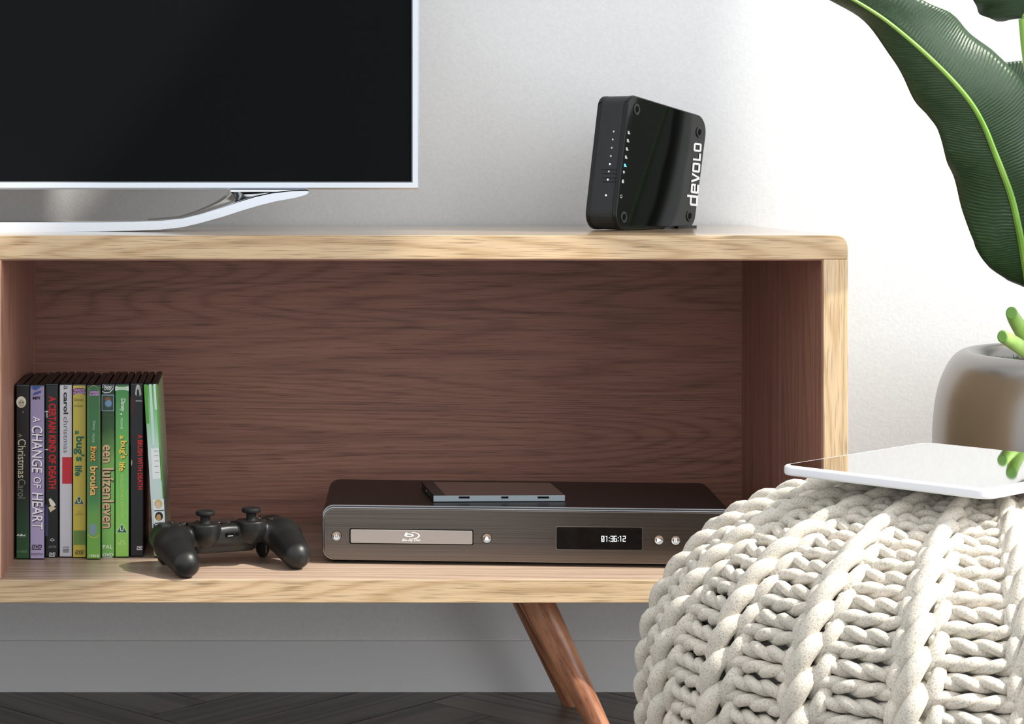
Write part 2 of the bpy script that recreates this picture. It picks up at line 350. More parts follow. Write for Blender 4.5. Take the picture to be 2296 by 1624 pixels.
# ------------------------------------------------------------------ media cabinet
SF = F/2.25
ZT = CZ-(528-VY)/SF; ZTb = CZ-(582-VY)/SF; ZBt = CZ-(1300-VY)/SF; ZB = CZ-(1353-VY)/SF
XI0, XI1, XO = (1-VX)/SF, (1846-VX)/SF, (1902-VX)/SF
DEP = 0.3625; SHELF = ZBt
XL = -1.30
cab = thing('media_cabinet', ((XL+XO)/2, 0.19, 0), 'low oak and walnut media cabinet with an open shelf on slanted legs', 'cabinet')
def slab(name, x0, x1, y0, y1, z0, z1, mat, w=0.0012, par=cab):
    o = MB().box(x0, x1, y0, y1, z0, z1).build(name, mat, par); return bevel(o, w, 2)
YB = DEP+0.018
# outer shell: top with a rounded outer corner, mitred on to the side
top_poly = fillet([(XL, ZTb), (XO, ZTb), (XO, ZT), (XL, ZT)], [0.001, 0.001, 0.012, 0.001], 8)
o = MB().prism([(x, 0.001, z) for x, z in top_poly], (0, YB-0.001, 0)).build('top_panel', M['oak_x'], cab); bevel(o, 0.0008, 1, 60)
o.data.materials.append(M['oak_top'])
for p in o.data.polygons:
    if p.normal.z > 0.9: p.material_index = 1
bot = slab('bottom_panel', XL, XO, 0.0, YB, ZB, ZBt, M['oak_x'])
bot.data.materials.append(M['walnut_floor'])
for p in bot.data.polygons:
    if p.normal.z > 0.9: p.material_index = 1
sid = slab('side_panel', XI1, XO, 0.0, YB, ZBt, ZTb, M['oak_z'])
div = slab('divider', XI0-0.025, XI0, 0.0, YB, ZBt, ZTb, M['oak_z'])
sl = slab('side_panel', XL, XL+0.026, 0.0, YB, ZBt, ZTb, M['oak_z'])
MB().box(XI0, XI1, DEP, DEP+0.01, ZBt, ZTb).build('back_panel', M['walnut_x'], cab)
MB().box(XL+0.026, XI0-0.025, DEP, DEP+0.01, ZBt, ZTb).build('back_panel', M['walnut_x'], cab)
# walnut lining boards of the compartment
MB().box(XI1-0.0012, XI1, 0.002, 0.176, ZBt, ZTb-0.001).build('lining_board', M['walnut_z'], cab)
MB().box(XI1-0.0018, XI1, 0.177, DEP, ZBt, ZTb-0.001).build('lining_board', M['walnut_z'], cab)
MB().box(XI0, XI0+0.0012, 0.002, DEP, ZBt, ZTb-0.001).build('lining_board', M['walnut_z'], cab)
MB().box(XI0, XI1, 0.002, DEP, ZTb-0.001, ZTb).build('lining_board', M['walnut_x'], cab)
def leg(x0, y0, x1, y1):
    n = 8; pts = [Vector((x0, y0, ZB)).lerp(Vector((x1, y1, 0)), k/n) for k in range(n+1)]
    ins = pts[0]; mb = MB()
    # elliptical, tapered; horizontal rings so the ends sit flat
    v = []; f = []; sd_ = 28
    for k, p in enumerate(pts):
        rx = 0.0205-(0.0205-0.0105)*k/n; ry = 0.0175-(0.0175-0.0105)*k/n
        v += [p+Vector((rx*math.cos(2*PI*j/sd_), ry*math.sin(2*PI*j/sd_), 0)) for j in range(sd_)]
    f = [[k*sd_+j, k*sd_+(j+1) % sd_, (k+1)*sd_+(j+1) % sd_, (k+1)*sd_+j] for k in range(n) for j in range(sd_)]
    f += [list(range(sd_)), list(range(n*sd_, (n+1)*sd_))[::-1]]
    return MB().add(v, f).build('leg', M['walnut_leg'], cab, True)
leg(0.302, 0.060, 0.392, 0.028); leg(0.302, 0.300, 0.382, 0.318)
leg(-0.98, 0.060, -1.07, 0.028); leg(-0.98, 0.300, -1.06, 0.318)

# ------------------------------------------------------------------ television on the cabinet
TD = 2.43
tl = at(940, 425, TD); TX1, TZ0 = tl.x, tl.z; TW, TH = 1.12, 0.66; TX0, TZ1 = TX1-TW, TZ0+TH; TY = CY+TD; TCX = (TX0+TX1)/2
tv = thing('television', (TCX, 0.2, ZT), 'flat television with dark screen and slim silver frame on the cabinet', 'television')
bw = 0.0090
fr = MB()
def frame_bar(a, b, c, d):  # outer a b, inner d c : a raised bevelled bar
    y0, y1 = TY-0.004, TY+0.0
    mid = [p.lerp(q, 0.22) for p, q in ((a, d), (b, c))]; mid2 = [p.lerp(q, 0.85) for p, q in ((a, d), (b, c))]
    A, B, C, Dd = [Vector((p.x, y1, p.z)) for p in (a, b, c, d)]
    m0, m1 = [Vector((p.x, y0, p.z)) for p in mid]; k0, k1 = [Vector((p.x, y0, p.z)) for p in mid2]
    fr.add([A, B, m1, m0, k0, k1, C, Dd], [(0, 1, 2, 3), (3, 2, 5, 4), (4, 5, 6, 7)])
O = [Vector((TX0, 0, TZ0)), Vector((TX1, 0, TZ0)), Vector((TX1, 0, TZ1)), Vector((TX0, 0, TZ1))]
I = [Vector((TX0+bw, 0, TZ0+bw)), Vector((TX1-bw, 0, TZ0+bw)), Vector((TX1-bw, 0, TZ1-bw)), Vector((TX0+bw, 0, TZ1-bw))]
for k in range(4): frame_bar(O[k], O[(k+1) % 4], I[(k+1) % 4], I[k])
fr.build('bezel', M['silver'], tv)
MB().box(TX0+bw*0.5, TX1-bw*0.5, TY-0.0008, TY+0.002, TZ0+bw*0.5, TZ1-bw*0.5).build('screen', M['screen'], tv)
o = MB().box(TX0, TX1, TY+0.0, TY+0.012, TZ0, TZ1).build('bezel_rim', plain('silver_rim', (0.62, 0.64, 0.67, 1), 0.25, 0.9), tv)
o = MB().box(TX0+0.04, TX1-0.04, TY+0.012, TY+0.045, TZ0+0.03, TZ1-0.05).build('back_cover', M['blackmatte'], tv); bevel(o, 0.01, 3)
# curved stand: a flat ribbon lying on the cabinet that sweeps up under the screen, with a chrome neck behind it
FD, BD = 2.385, 2.455
low = [(150, 519.5), (220, 519), (300, 517.5), (360, 515), (410, 509.5), (450, 500), (500, 486), (540, 473), (580, 461), (620, 451), (660, 444), (686, 437), (692, 432)]
upp = [(150, 499), (220, 499), (300, 498), (360, 496), (410, 490.5), (450, 481), (495, 467), (535, 453.5), (573, 442), (610, 434), (650, 429.5), (684, 428), (692, 429)]
zfix = lambda v: Vector((v.x, v.y, max(v.z, ZT)))
def ribbon(mir):
    mb = MB(); v = []
    X = lambda p: Vector((2*TCX-p.x, p.y, p.z)) if mir else p
    n = len(low)
    fb = [zfix(at(x, y, FD)) for x, y in low]; ft = [at(x, y, FD) for x, y in upp]
    if not mir: pass
    fb = [Vector((TCX, fb[0].y, ZT))]+fb; ft = [Vector((TCX, ft[0].y, ft[0].z))]+ft; n += 1
    bk = Vector((0, BD-FD, 0)); ch = Vector((0, 0.004, -0.0012))
    rows = []
    for a, b in zip(fb, ft): rows.append([X(a), X(b), X(b+Vector((0, 0.003, 0.0012))), X(b+bk), X(a+bk)])
    vv = [p for r in rows for p in r]; m = 5
    f = [[i*m+k, i*m+(k+1) % m, (i+1)*m+(k+1) % m, (i+1)*m+k] for i in range(n-1) for k in range(m)]
    f += [[0, 1, 2, 3, 4], [(n-1)*m+k for k in range(m)][::-1]]
    return mb.add(vv, f)
ra = ribbon(False); rb_ = ribbon(True); ra.add(rb_.v, rb_.f)
st = ra.build('stand', M['satin'], tv, True); st.data.materials.append(M['chrome'])
for p in st.data.polygons:
    if p.normal.z > 0.5: p.material_index = 1
# neck: lofted from the ribbon's top edge up to the underside of the screen
fcurve = [(330, 497), (400, 491), (440, 483), (480, 471), (520, 458), (560, 446), (600, 436), (640, 430), (684, 428)]
bcurve = [(330, 491), (400, 485), (438, 473), (468, 460), (490, 449), (505, 438), (515, 425), (570, 424), (660, 424)]
def neck(mir):
    X = lambda p: Vector((2*TCX-p.x, p.y, p.z)) if mir else p
    v = []; f = []; m = 7
    for (x0, y0), (x1, y1) in zip(fcurve, bcurve):
        A = at(x0, y0, FD+0.004); B = at(x1, y1, TD+0.012)
        for k in range(m):
            t = k/(m-1); P = A.lerp(B, t); sag = math.sin(PI*t)*0.16*(B-A).length
            P = P+Vector((0, 0.3*sag, -0.35*sag)); v.append(X(P))
    n = len(fcurve)
    f = [[i*m+k, i*m+k+1, (i+1)*m+k+1, (i+1)*m+k] for i in range(n-1) for k in range(m-1)]
    return v, f
for mir in (False, True):
    v, f = neck(mir); o = mesh_obj('neck', v, f, M['chrome'], tv); shade(o, 80)
    s = o.modifiers.new('thick', 'SOLIDIFY'); s.thickness = 0.002
    px = sorted((at(516, 424, TD).x, at(690, 424, TD).x)); xs = [2*TCX-p for p in px][::-1] if mir else px
    o = MB().box(xs[0], xs[1], TY-0.003, TY+0.010, TZ0-0.0028, TZ0-0.0002).build('neck_plate', M['chrome'], tv); bevel(o, 0.001, 2)

# ------------------------------------------------------------------ router on the cabinet
P0 = onz(1405, 517, ZT); th = math.radians(48)
rn = Vector((math.sin(th), -math.cos(th), 0)); ru = Vector((math.cos(th), math.sin(th), 0)); rs = -ru
P0.z = ZT
rt = thing('wifi_router', (P0.x+0.03, P0.y+0.06, ZT), 'slanted black glossy router box with white logo standing on the cabinet', 'router')
def uv_of(px, py):
    p = onplane(px, py, P0, rn)-P0; return (p.dot(ru), p.z)
corners = [uv_of(1377, 518), uv_of(1557, 515), uv_of(1588, 264), uv_of(1411, 210)]
corners[0] = (corners[0][0], 0.0005); corners[1] = (corners[1][0], 0.0005)
outl = fillet(corners, [0.018, 0.017, 0.020, 0.014], 9)
def scaled(poly, d):
    cx = sum(p[0] for p in poly)/len(poly); cy = sum(p[1] for p in poly)/len(poly)
    return [(cx+(x-cx)*(1-d/0.07), cy+(y-cy)*(1-d/0.07)) for x, y in poly]
def router_layer(name, poly, d0, d1, mat, bev):
    mb = MB().prism([P0+ru*x+Vector((0, 0, y))-rn*d0 for x, y in poly], -rn*(d1-d0)); o = mb.build(name, mat, rt)
    return bevel(o, bev, 3, 60) if bev else o
router_layer('front_shell', outl, 0, 0.0065, M['blackgloss'], 0.0016)
router_layer('middle_band', scaled(outl, 0.0004), 0.006, 0.0345, M['blackmatte'], 0)
router_layer('back_shell', outl, 0.034, 0.0405, M['blackgloss'], 0.0016)
fmap = lambda px, py: onplane(px, py, P0, rn)+rn*0.0004
for c in ((1427, 245.5), (1567, 297), (1545, 485), (1398, 487.5)):
    q = onplane(c[0], c[1], P0, rn)
    o = MB().lathe([(0.0064, -0.001), (0.0064, 0.0007), (0.0058, 0.0012), (0.0042, 0.0012), (0.0036, 0.0006), (0.0036, 0.0001)], q, rn, 24).build('rubber_foot', M['blackmatte'], rt, True)
    MB().lathe([(0.0036, 0.0), (0.0036, 0.0007)], q, rn, 20).build('screw_hole', M['void'], o)
BQ = [Vector(p) for p in ((1563.5, 462), (1572.5, 319), (1538, 462), (1549, 319))]
def brand(mb, polys, x0, x1):              # letter drawn as quads in a unit cell, slanted, laid along the edge
    for q in polys:
        w = []
        for x, y in q:
            X_ = x0+(x1-x0)*x+0.020*(y-0.3); Y_ = y/1.0
            p = (BQ[0]*(1-X_)+BQ[1]*X_)*(1-Y_)+(BQ[2]*(1-X_)+BQ[3]*X_)*Y_; w.append(fmap(p.x, p.y))
        lift = rn*(0.00003*(len(mb.f) % 9)); mb.add([p_+lift for p_ in w], [tuple(range(len(q)))])
def bar(x0, y0, x1, y1): return [(x0, y0), (x1, y0), (x1, y1), (x0, y1)]
XH, tx, ty = 0.72, 0.22, 0.17
ring = [bar(0.12, 0, 0.88, ty), bar(0.12, XH-ty, 0.88, XH), bar(0, 0.09, tx, XH-0.09), bar(1-tx, 0.09, 1, XH-0.09), [(0, 0.09), (0.12, 0), (0.12, ty), (tx, 0.09)], [(0.88, 0), (1, 0.09), (1-tx, 0.09), (0.88, ty)], [(0, XH-0.09), (tx, XH-0.09), (0.12, XH-ty), (0.12, XH)], [(0.88, XH), (0.88, XH-ty), (1-tx, XH-0.09), (1, XH-0.09)]]
glyph = {'d': [bar(0.12, 0, 1, ty), bar(0.12, XH-ty, 1, XH), bar(0, 0.09, tx, XH-0.09), bar(1-tx, 0, 1, 1.0), [(0, 0.09), (0.12, 0), (0.12, ty), (tx, 0.09)], [(0, XH-0.09), (tx, XH-0.09), (0.12, XH-ty), (0.12, XH)]],
         'e': [bar(0.12, 0, 0.95, ty), bar(0.12, XH-ty, 0.88, XH), bar(0, 0.09, tx, XH-0.09), bar(1-tx, 0.30, 1, XH-0.09), bar(tx, 0.29, 1, 0.29+ty*0.8), [(0, 0.09), (0.12, 0), (0.12, ty), (tx, 0.09)], [(0, XH-0.09), (tx, XH-0.09), (0.12, XH-ty), (0.12, XH)], [(0.88, XH), (0.88, XH-ty), (1-tx, XH-0.09), (1, XH-0.09)]],
         'v': [[(0, XH), (tx*1.05, XH), (0.55, 0.14), (0.62, 0), (0.38, 0)], [(1-tx*1.05, XH), (1, XH), (0.62, 0), (0.38, 0), (0.52, 0.14)]], 'o': ring, 'l': [bar(0, 0, tx, XH), bar(0, 0, 0.85, ty)]}
bmb = MB()
for ch, a_, b_ in (('d', 0.0, 0.165), ('e', 0.195, 0.345), ('v', 0.36, 0.515), ('o', 0.525, 0.675), ('l', 0.71, 0.845), ('o', 0.85, 0.985)): brand(bmb, glyph[ch], a_, b_)
bmb.build('brand_lettering', M['white'], rt)
o = MB().prism([P0+ru*0.075+Vector((0, 0, 0))+rn*0.001, P0+ru*0.140+rn*0.001, P0+ru*0.140+rn*0.001+Vector((0, 0, 0.0035)), P0+ru*0.088+rn*0.001+Vector((0, 0, 0.0035))], -rn*0.043).build('stand_clip', M['blackmatte'], rt)
o = MB().prism([P0+ru*0.100+rn*0.006+Vector((0, 0, 0)), P0+ru*0.141+rn*0.006, P0+ru*0.141+rn*0.006+Vector((0, 0, 0.003)), P0+ru*0.100+rn*0.006+Vector((0, 0, 0.003))], -rn*0.006).build('stand_foot', M['blackgloss'], rt)
# status icons on the face
for i, (x, y) in enumerate(((1409, 297.5), (1407.2, 315.5), (1405, 334), (1403, 352.5), (1401, 371))):
    mt = M['ledblue'] if i == 4 else M['greyprint']
    poly = [(x-2.4, y-4), (x+1.6, y-3.2), (x+1.8, y+1), (x+3.4, y+1.5), (x+3.2, y+4), (x-2.2, y+3)]
    patch('port_icon', poly, fmap, mt, rt)
patch('wifi_icon', [(1395.6, 384.5), (1398, 382.6), (1401, 385.5), (1398, 390.5)], fmap, M['greyprint'], rt)
patch('house_icon', [(1393.6, 405), (1396, 401.5), (1398.6, 405.5), (1398.2, 411), (1393.4, 410)], fmap, M['greyprint'], rt)
annulus('power_icon', (1392, 440.5), 1.9, 2.9, lambda a, b: fmap(1392+(a-1392)*0.9, 440.5+(b-440.5)*1.35), M['greyprint'], rt)
# lights on the narrow side
side_p = P0+ru*corners[0][0]
def side_map(px, py):
    # the narrow side follows the slanted edge of the outline
    e = Vector((corners[3][0]-corners[0][0], corners[3][1]-corners[0][1])).normalized()
    ed = ru*e.x+Vector((0, 0, e.y)); nn = (-rn).cross(ed).normalized()
    if nn.dot(rs) < 0: nn = -nn
    p0 = P0+ru*corners[0][0]+Vector((0, 0, corners[0][1]))
    return onplane(px, py, p0, nn)+nn*0.0002
for i, (x, y) in enumerate(((1376.3, 295), (1374.2, 313), (1372, 331.5), (1369.8, 350), (1367.6, 368.3), (1365.4, 384.7), (1363, 403), (1358.8, 438))):
    patch('status_light', ring_px((x, y), 1.9, 12, 2.2), side_map, M['led'] if i in (4, 6, 7) else M['leddim'], rt)
for y in (380.5, 389.5, 399, 408):
    patch('button_seam', [(1349, y-0.4), (1383.5, y-0.4), (1383.5, y+0.4), (1349, y+0.4)], side_map, M['void'], rt)

# ------------------------------------------------------------------ disc player
PL = onz(722, 1260.5, SHELF+0.0018); PR = onz(1652, 1273, SHELF+0.0018)
pu = (PR-PL); pu.z = 0; PWd = pu.length; pu.normalize(); pn = Vector((pu.y, -pu.x, 0)); pv = -pn
PH = 0.0585; PZ = SHELF+0.0030
pl = thing('disc_player', (PL+pu*PWd/2+pv*0.1).xy.to_3d()+Vector((0, 0, SHELF)), 'brushed steel disc player with lit clock display on the cabinet shelf', 'disc player')
pol = fillet([(0, 0), (PWd, 0), (PWd, PH), (0, PH)], 0.0125, 10)
P3 = lambda x, z, d: Vector((PL.x, PL.y, PZ))+pu*x+Vector((0, 0, z))+pv*d
def layer(name, poly, d0, d1, mat, bev=0):
    o = MB().prism([P3(x, z, d0) for x, z in poly], pv*(d1-d0)).build(name, mat, pl)
    return bevel(o, bev, 2, 50) if bev else (shade(o, 35), o)[1]
def inset(poly, d):
    cx, cz = PWd/2, PH/2
    return [(cx+(x-cx)*(1-d/(PWd/2)), cz+(z-cz)*(1-d/(PH/2))) for x, z in poly]
layer('case', pol, 0.0155, 0.205, M['player'])
layer('trim_ring', inset(pol, -0.0002), 0.0125, 0.016, M['chrome_dark'], 0.0010)
layer('trim_groove', inset(pol, 0.0011), 0.005, 0.013, M['blackmatte'])
layer('trim_ring', inset(pol, 0.0007), 0.0025, 0.0055, M['chrome_dark'], 0.0008)
fp = layer('front_plate', inset(pol, 0.0018), -0.0005, 0.003, M['brushed'], 0.001)
for fx in (0.03, PWd-0.03):
    for fy in (0.02, 0.18):
        MB().lathe([(0.009, 0), (0.009, 0.0034)], Vector((P3(fx, 0, fy).x, P3(fx, 0, fy).y, SHELF)), (0, 0, 1), 16).build('foot', M['rubber'], pl)
fpl = P3(0, 0, -0.0005)
pmap = lambda e: (lambda px, py: onplane(px, py, fpl, pn)+pn*e)
def plq(name, x0, x1, y0, y1, r, e, mat, sl=0.0125, par=pl):
    po = fillet([(x0, y0), (x1, y0), (x1, y1), (x0, y1)], r, 4)
    return patch(name, [(x, y+sl*(x-x0)) for x, y in po], pmap(e), mat, par)
plq('tray_gap', 783.5, 1061.5, 1185, 1219.5, 3.5, 0.0002, M['void'])
po = [(x, y+0.0125*(x-786)) for x, y in fillet([(786, 1187), (1059, 1187), (1059, 1217.5), (786, 1217.5)], 3, 4)]
o = MB().prism([pmap(0.0014)(*p) for p in po], -pn*0.0012).build('disc_tray', M['tray'], pl); bevel(o, 0.0005, 2, 50); tray = o
# two-stroke disc emblem and lettering on the tray
tm = pmap(0.0016)
def stroke(name, outer, inner, par, mat=M['white']):
    n = len(outer); v = [tm(*p) for p in outer]+[tm(*p) for p in inner]
    return mesh_obj(name, v, [[k, k+1, n+k+1, n+k] for k in range(n-1)], mat, par)
ell = lambda cx, cy, rx, ry, a0, a1, n=24: [(cx+rx*math.cos(a0+(a1-a0)*k/n), cy+ry*math.sin(a0+(a1-a0)*k/n)) for k in range(n+1)]
stroke('emblem', ell(922, 1201, 19.5, 8.2, -1.45, 1.75), ell(919.5, 1200.8, 18.2, 7.0, -1.45, 1.75), tray)
stroke('emblem', ell(917, 1200.2, 11.0, 3.9, -2.3, 3.3), ell(917.5, 1200.2, 5.8, 1.7, -2.3, 3.3), tray)
patch('emblem', [(909, 1194), (914.5, 1194), (911.5, 1200.5), (906.5, 1200.5)], tm, M['white'], tray)
ptext('lettering', 'Blu-ray Disc', box_px(901.5, 943, 1208, 1215.5), tm, M['white'], tray, 0.02, 0.25)
def pbutton(x, y, name):
    c = onplane(x, y, fpl, pn); r = 10.8/F*2.34
    plq('button_gap', x-11.8, x+11.8, y-11.8, y+11.8, 11.7, 0.0002, M['void'], 0)
    return MB().lathe([(r, -0.001), (r, 0.0010), (r*0.94, 0.0017), (r*0.82, 0.0017), (r*0.70, 0.0012)], c, pn, 32).build(name, M['button'], pl, True)
bm_ = pmap(0.0016)
b = pbutton(754.5, 1202, 'power_button')
annulus('power_symbol', (754.5, 1202.8), 3.8, 5.0, bm_, M['white'], b, -PI/2+0.5, 1.5*PI-0.5)
patch('power_symbol', [(753.9, 1196.5), (755.1, 1196.5), (755.1, 1203), (753.9, 1203)], bm_, M['white'], b)
b = pbutton(1091.3, 1207, 'eject_button'); patch('eject_symbol', [(1087, 1208.6), (1091.3, 1202.2), (1095.6, 1208.6)], bm_, M['digits'], b)
patch('eject_symbol', [(1087.2, 1209.4), (1095.4, 1209.4), (1095.4, 1210.6), (1087.2, 1210.6)], bm_, M['digits'], b)
b = pbutton(1477, 1211, 'play_button'); patch('play_symbol', [(1473.4, 1206.3), (1482.2, 1211.2), (1473.4, 1216)], bm_, M['digits'], b)
b = pbutton(1514.5, 1212, 'pause_button')
for x in (1511.6, 1514.9): patch('pause_symbol', [(x, 1206.8), (x+2, 1206.8), (x+2, 1216.4), (x, 1216.4)], bm_, M['digits'], b)
plq('display_frame', 1246.3, 1441.3, 1180.6, 1233.2, 3.6, 0.0002, M['chrome'], 0.008)
dsp = plq('display', 1247.6, 1440, 1181.8, 1232, 3, 0.0004, M['glassdark'], 0.008)
# clock digits as thin rounded seven-segment strokes
SEG = {'0': 'abcdef', '1': 'bcx', '3': 'abgcd', '6': 'afgedc', '2': 'abged'}
def digit(ch, x, y, w, h):
    mb = MB(); t = 0.62; pts = []
    L = {'a': (x, y, x+w, y), 'b': (x+w, y, x+w, y+h/2), 'c': (x+w, y+h/2, x+w, y+h), 'd': (x, y+h, x+w, y+h), 'e': (x, y+h/2, x, y+h), 'f': (x, y, x, y+h/2), 'g': (x, y+h/2, x+w, y+h/2), 'x': (x+w*0.45, y, x+w, y), 's': (x, y+h, x+w, y)}
    if ch == '1': L['b'] = (x+w*0.7, y, x+w*0.7, y+h/2); L['c'] = (x+w*0.7, y+h/2, x+w*0.7, y+h); L['x'] = (x+w*0.3, y+0.5, x+w*0.7, y+0.5)
    dm = pmap(0.0006)
    for s in SEG[ch]+('s' if ch == '0' else ''):
        x0, y0, x1, y1 = L[s]; d = Vector((x1-x0, y1-y0)).normalized(); n = Vector((-d.y, d.x))*t*(0.6 if s == 's' else 1); e = d*t*(0 if s == 's' else 1)
        q = [(x0-e.x+n.x, y0-e.y+n.y), (x1+e.x+n.x, y1+e.y+n.y), (x1+e.x-n.x, y1+e.y-n.y), (x0-e.x-n.x, y0-e.y-n.y)]
        mb.add([dm(*p) for p in q], [(0, 1, 2, 3)])
    mb.build('digit', M['digits'], dsp)
for ch, x in (('0', 1349), ('1', 1357), ('3', 1369.2), ('6', 1377), ('1', 1388.2), ('2', 1396.8)):
    digit(ch, x, 1202.5, 5.2, 11.6)
for x in (1366, 1386):
    for y in (1206, 1213): patch('colon_dot', [(x-0.9, y-0.9), (x+0.9, y-0.9), (x+0.9, y+0.9), (x-0.9, y+0.9)], pmap(0.0006), M['digits'], dsp)

# slim metal box lying on the player
ZP = PZ+PH
q = [onz(972, 1127, ZP), onz(1266, 1126, ZP)]
hb = 0.0072
bl_, br_ = onz(945.5, 1080.5, ZP+hb), onz(1233, 1083, ZP+hb)
fl_, fr_ = onz(972, 1112, ZP+hb), onz(1266.5, 1110.5, ZP+hb)
bx = thing('media_box', ((fl_+br_)/2).xy.to_3d()+Vector((0, 0, ZP)), 'slim grey metal box lying on top of the disc player', 'box')
def flat_prism(name, pts, z0, z1, mat, par): return MB().prism([Vector((p.x, p.y, z0)) for p in pts], (0, 0, z1-z0)).build(name, mat, par)
o = flat_prism('body', [fl_, fr_, br_, bl_], ZP+0.0008, ZP+hb, M['boxtop'], bx)
for p in o.data.polygons:
    pass
o.data.materials.append(M['boxfront']); o.data.materials.append(M['blackmatte'])
fdir = (fr_-fl_).normalized(); fnn = Vector((fdir.y, -fdir.x, 0))
for p in o.data.polygons:
    if p.normal.dot(fnn) > 0.8: p.material_index = 1
    elif p.normal.dot(fdir) < -0.5: p.material_index = 2
a0 = fl_.lerp(fr_, 0.09); a1 = bl_.lerp(br_, 0.09)
flat_prism('edge_trim', [fl_, a0, a1, bl_], ZP+hb, ZP+hb+0.0005, M['boxtrim'], bx)
bpl = fl_+fnn*0.0004
for x0, x1 in ((1029, 1053), (1124, 1140), (1206, 1231)):
    mp_ = lambda px, py: onplane(px, py, bpl, fnn)
    patch('slot', [(x0, 1113.6), (x1, 1113.6), (x1, 1118), (x0, 1118)], mp_, M['void'], bx)
sidn = Vector((-(bl_-fl_).y, (bl_-fl_).x, 0)).normalized(); sidn = -sidn if sidn.dot(fdir) > 0 else sidn
for t0, t1, mt in ((0.25, 0.42, plain('green_port', (0.10, 0.16, 0.03, 1), 0.5)), (0.5, 0.62, M['greyprint'])):
    a = fl_.lerp(bl_, t0)+sidn*0.0003; b = fl_.lerp(bl_, t1)+sidn*0.0003
    mesh_obj('side_port', [Vector((a.x, a.y, ZP+0.0028)), Vector((b.x, b.y, ZP+0.0028)), Vector((b.x, b.y, ZP+0.0045)), Vector((a.x, a.y, ZP+0.0045))], [(0, 1, 2, 3)], mt, bx)
flat_prism('base', [fl_.lerp(br_, 0.06), fr_.lerp(bl_, 0.06), br_.lerp(fl_, 0.06), bl_.lerp(fr_, 0.06)], ZP, ZP+0.0009, M['void'], bx)

# ------------------------------------------------------------------ disc cases
C = lambda *a: plain('print_%d_%d_%d' % a, srgb(*a), 0.35, spec=0.4)
case_m = plain('case_black', (0.012, 0.010, 0.009, 1), 0.4, spec=0.4)
case_lip = plain('case_lip', (0.03, 0.04, 0.05, 1), 0.25)
CH, CDp = 0.1905, 0.136
inks = {}
def ink(*a):
    if a not in inks: inks[a] = C(*a)
    return inks[a]
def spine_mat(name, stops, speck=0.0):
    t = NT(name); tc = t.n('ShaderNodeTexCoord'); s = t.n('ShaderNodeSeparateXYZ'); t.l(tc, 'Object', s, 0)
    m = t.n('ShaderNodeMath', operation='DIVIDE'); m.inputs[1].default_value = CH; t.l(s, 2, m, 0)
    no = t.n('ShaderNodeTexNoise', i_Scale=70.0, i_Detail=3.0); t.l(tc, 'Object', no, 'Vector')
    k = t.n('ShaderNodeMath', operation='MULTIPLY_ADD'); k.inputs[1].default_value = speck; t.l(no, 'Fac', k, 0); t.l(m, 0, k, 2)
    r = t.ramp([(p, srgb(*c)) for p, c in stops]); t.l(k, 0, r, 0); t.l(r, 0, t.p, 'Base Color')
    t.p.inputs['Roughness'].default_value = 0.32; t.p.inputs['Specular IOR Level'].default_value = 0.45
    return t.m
def dvd(x0, x1, ybot, label, mat, tilt=0.0):
    g = onz(x0, ybot, SHELF); D = g.y-CY; S = F/D; w = (x1-x0)/S
    root = thing('disc_case', (g.x, g.y, SHELF), label, 'disc case', 'disc cases in a row on the shelf')
    root.rotation_euler = (0, math.radians(tilt), 0)
    hw = w/2-0.0009
    for k, xa in enumerate((0.0, w-hw)):
        o = MB().box(xa, xa+hw, 0.004, CDp, 0, CH).build('cover_half', case_m, root, local=True); bevel(o, 0.0012, 2)
    o = MB().box(0.0, w, 0.0015, 0.0055, 0.0006, CH-0.0006).build('spine_lip', case_lip, root, local=True); bevel(o, 0.001, 2)
    MB().box(hw, w-hw, 0.0055, CDp-0.004, 0.003, CH-0.004).build('hinge_gap', case_m, root, local=True)
    o = MB().box(0.0003, w-0.0003, 0.0006, 0.002, 0.0012, CH-0.0022).build('spine_sleeve', mat, root, local=True); bevel(o, 0.0006, 2)
    mp = lambda e: (lambda px, py: Vector(((px-x0)/S, 0.0005-e, (ybot-py)/S)))
    def T(s, bx_, c, rot='cw', bold=0.0, shear=0.0, out=None, name='lettering', space=1.0):
        if out:
            q = [(a+1.1, b+1.1) for a, b in box_px(*bx_, rot)]
            ptext('lettering_shadow', s, q, mp(0.0001), ink(*out), root, bold+0.035, shear, True, space)
        return ptext(name, s, box_px(*bx_, rot), mp(0.0002), ink(*c), root, bold, shear, True, space)
    def R(pts, c, name='printed_panel', e=0.00008): return patch(name, pts, mp(e), ink(*c), root, True)
    def B(xa, xb, ya, yb, c, name='printed_panel', e=0.00008): return R([(xa, ya), (xb, ya), (xb, yb), (xa, yb)], c, name, e)
    return root, T, R, B, w, S
def dvd_logo(T, B, xc, y0, y1, c, w=22):
    T('DVD', (xc-w/2, xc+w/2, y0, y1-3), c, '0', 0.03, 0.2, name='format_logo'); B(xc-w/2, xc+w/2-1, y1-2, y1-0.4, c, 'format_logo', 0.0002)
